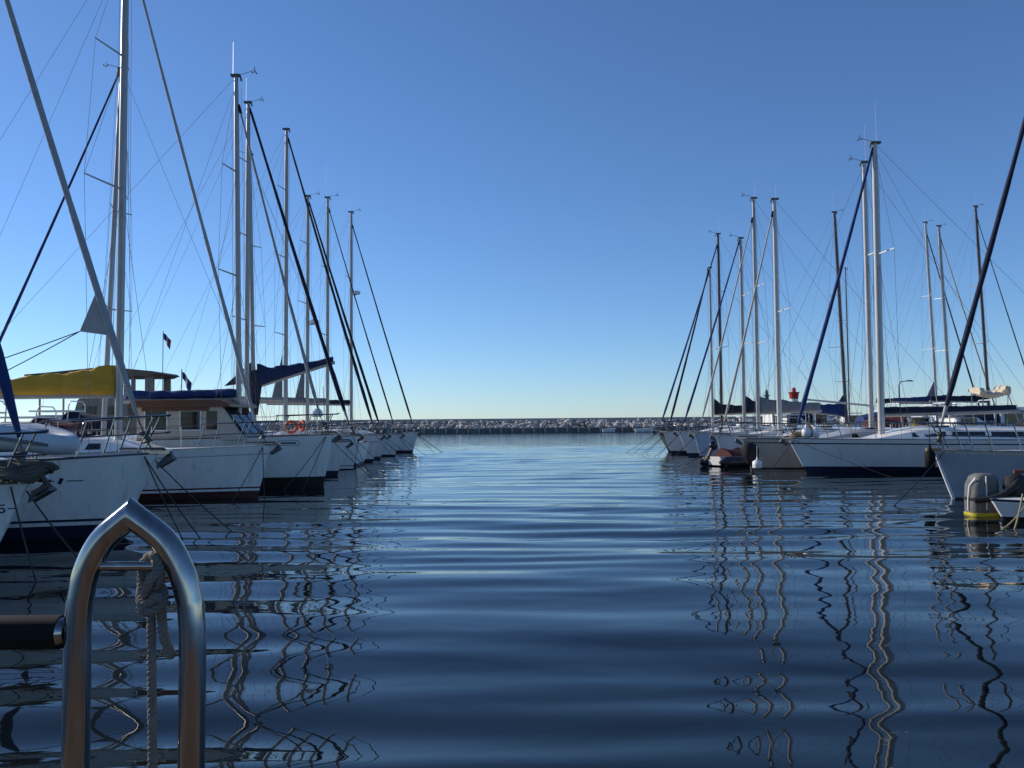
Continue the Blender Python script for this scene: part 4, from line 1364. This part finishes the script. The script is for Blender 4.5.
# beacons
rx = X(802, 172)
bc = empty('harbour_beacon', (rx, 176.5, 3.0)); tag(bc, 'white harbour beacon tower with flared red top', 'beacon')
mb = MB(); mb.tube([(0, 0, -.1), (0, 0, 3.9)], [1.05, .8], 14); mb.build('tower', PLW, bc)
mb = MB(); mb.tube([(0, 0, 3.3), (0, 0, 4.6), (0, 0, 4.9)], [.8, 1.0, 1.2], 14)
mb.build('red_gallery', REDP, bc)
mb = MB(); mb.tube([(0, 0, 4.9), (0, 0, 5.6), (0, 0, 5.9)], [.42, .42, .1], 10)
for i in range(0):
    a = i * math.pi / 4; mb.tube([(1.1 * math.cos(a), 1.1 * math.sin(a), 4.9), (1.1 * math.cos(a), 1.1 * math.sin(a), 5.5)], .06, 4)
mb.build('lantern', REDP, bc)
gx = X(774, 172)
bc = empty('harbour_beacon', (gx, 176.5, 3.0)); tag(bc, 'slender dark green harbour beacon left of the red and white one', 'beacon')
mb = MB(); mb.tube([(0, 0, -.1), (0, 0, 4.2)], [.5, .42], 12); mb.tube([(0, 0, 4.2), (0, 0, 4.35)], [.75, .75], 12); mb.build('tower', GREENP, bc)
mb = MB(); mb.tube([(0, 0, 4.35), (0, 0, 5.0), (0, 0, 5.5)], [.35, .35, .08], 10); mb.build('lantern', GREENP, bc)
# street lamp far right
lx = X(900, 120)
lp = empty('street_lamp', (lx, 120, 0)); tag(lp, 'tall street lamp rising behind the boats right of the bright masts', 'street lamp')
zt = Zp(900, 381, 120)
mb = MB(); mb.tube([(0, 0, -.5), (0, 0, zt - .6), (.3, 0, zt - .1), (1.2, 0, zt)], [.12, .08, .07, .06], 6); mb.build('pole', GALV, lp)
mb = MB(); mb.box((1.5, 0, zt + .02), (1.0, .4, .18), taper=.7); mb.build('lamp_head', GALV, lp)
mb = MB(); mb.box((85, 121.5, .3), (110, 5, 1.4)); tag(mb.build('far_quay', CONC), kind='structure')

# ================================================================== foreground: ladder arch with knotted rope
LD = 1.0


def F(px, py, d=0.0):
    return W(px, py, LD + d) * 1.0


def arc(pts, n=8):
    """Catmull-Rom through the points"""
    P_ = [pts[0] + (pts[0] - pts[1])] + pts + [pts[-1] + (pts[-1] - pts[-2])]
    out = []
    for i in range(1, len(P_) - 2):
        for j in range(n):
            t = j / n
            a, b_, c, d = P_[i - 1], P_[i], P_[i + 1], P_[i + 2]
            out.append(.5 * ((2 * b_) + (c - a) * t + (2 * a - 5 * b_ + 4 * c - d) * t * t + (3 * b_ - a - 3 * c + d) * t ** 3))
    out.append(pts[-1])
    return out


ZPIER = .745
lad = empty('boarding_ladder', (F(135, 768).x, LD, ZPIER)); tag(lad, 'polished stainless ladder with pointed arch top in the near left corner', 'ladder')
ro = Vector(lad.location)
# straight legs keep the world vertical; the arch bends are rounded
lx0 = F(77.5, 640).x; rx0 = F(192.5, 640).x
apex = F(131.5, 514)
left = arc([F(80, 600), F(87, 570), F(103, 540), F(131.2, 514.5)], 8)
right = arc([F(131.2, 514.5), F(164, 541), F(182, 573), F(190.5, 605)], 8)
lp_ = [Vector((lx0, LD, ZPIER)), Vector((lx0, LD, 1.45)), F(77.3, 650), F(77.6, 625)] + left + right[1:] + [F(192.3, 628), F(192.6, 650), Vector((rx0, LD, 1.45)), Vector((rx0, LD, ZPIER))]
mb = MB(); mb.tube([p - ro for p in lp_], .0152, 24)
mb.build('rails', INOX, lad, ang=28)
mb = MB(); a = F(84, 566); b_ = F(186, 566); mb.tube([a - ro, b_ - ro], .0055, 12); mb.build('crossbar', INOX, lad)
for a_, s_ in ((F(90.5, 566), 1), (F(179, 566), -1)):
    mb = MB(); p_ = a_ - ro
    mb.tube([p_ + Vector((s_ * -.003, 0, 0)), p_ + Vector((0, 0, 0)), p_ + Vector((s_ * .003, 0, 0))], [.0085, .0078, .0058], 12); mb.build('weld_bead', mat('weld_steel', (.3, .27, .24), .35, metal=1.0, noise=.4, nscale=60), lad)
for z_ in (1.02,):
    mb = MB(); mb.tube([Vector((lx0, LD, z_)) - ro, Vector((rx0, LD, z_)) - ro], .012, 12); mb.build('rung', INOX, lad)
# padded bar from the left
c0 = F(64, 632); cz = c0.z
bar = MB()
bar.tube([Vector((-1.4, LD, cz)), Vector((c0.x - .003, LD, cz))], .0195, 20)
gr = empty('guard_rail', (-1.4, LD, ZPIER)); tag(gr, 'black sleeved guard rail entering from the left edge to the ladder', 'rail')
go = Vector(gr.location)
for i, v in enumerate(bar.v): bar.v[i] = tuple(Vector(v) - go)
bar.build('sleeve', RUB, gr, ang=50)
mb = MB(); mb.tube([Vector((c0.x - .004, LD, cz)) - go, Vector((lx0 - .012, LD, cz)) - go], [.0175, .0135], 16); mb.build('end_fitting', INOX, gr)
mb = MB(); mb.tube([Vector((-1.38, LD, cz)) - go, Vector((-1.38, LD, ZPIER)) - go], .0158, 14); mb.build('post', INOX, gr)

# rope: three-strand line knotted on the crossbar
def strand_rope(path, r, turns_per_m, mb, n=6):
    path = [Vector(p) for p in path]
    # resample
    ln = [0]
    for a, b in zip(path, path[1:]): ln.append(ln[-1] + (b - a).length)
    T = ln[-1]; N = max(12, int(T / .0028))
    def at(s):
        for i in range(len(ln) - 1):
            if ln[i + 1] >= s:
                k = (s - ln[i]) / max(1e-9, ln[i + 1] - ln[i]); return path[i].lerp(path[i + 1], k)
        return path[-1]
    pts = [at(T * i / N) for i in range(N + 1)]
    up = None
    frames = []
    for i, p in enumerate(pts):
        t = (pts[min(N, i + 1)] - pts[max(0, i - 1)]).normalized()
        if up is None:
            a = Vector((0, 1, 0)) if abs(t.y) < .9 else Vector((1, 0, 0)); up = (a - t * a.dot(t)).normalized()
        else: up = (up - t * up.dot(t)).normalized()
        frames.append((p, up.copy(), t.cross(up)))
    for k in range(3):
        q = []
        for i, (p, u_, b) in enumerate(frames):
            a = 2 * math.pi * (k / 3 + turns_per_m * T * i / N)
            q.append(p + u_ * (math.cos(a) * r * .5) + b * (math.sin(a) * r * .5))
        mb.tube(q, r * .58, n)


def rp(px, py, d): return F(px, py, d)


rope = MB()
RR = .0052
# hanging part up to knot, wrap over the bar, round itself, tail
hang = arc([rp(152.5, 900, -.004), rp(152.5, 768, -.004), rp(152, 700, -.004), rp(151.5, 640, -.004), rp(151.5, 610, -.006), rp(154, 590, -.004)], 8)
strand_rope(hang, RR, 55, rope)
loop = arc([rp(154, 590, -.004), rp(160, 575, -.010), rp(158, 558, -.006), rp(150, 556, .010), rp(143, 566, .013), rp(142, 584, .008), rp(141, 602, -.006), rp(147, 612, -.018), rp(158, 608, -.018), rp(164, 597, -.008), rp(160, 586, .008), rp(149, 588, .012),
            rp(143, 598, .002), rp(148, 604, -.014), rp(157, 597, -.020), rp(161, 607, -.010), rp(162, 622, -.006), rp(165, 640, -.006), rp(170, 652, -.004)], 8)
strand_rope(loop, RR * 1.08, 55, rope)
wrap = arc([rp(152, 604, .008), rp(145, 596, -.010), rp(150, 580, -.020), rp(157, 572, -.014), rp(156, 560, .002), rp(150, 570, .012), rp(150, 586, .010)], 8)
strand_rope(wrap, RR * 1.05, 55, rope)
rope.ball(tuple(rp(170.5, 654, -.004)), RR * 1.25, 8, 6)
ro_ = rope.build('knotted_rope', ROPEW, ang=80)
tag(ro_, 'twisted off white rope knotted to the ladder crossbar and hanging down', 'rope')
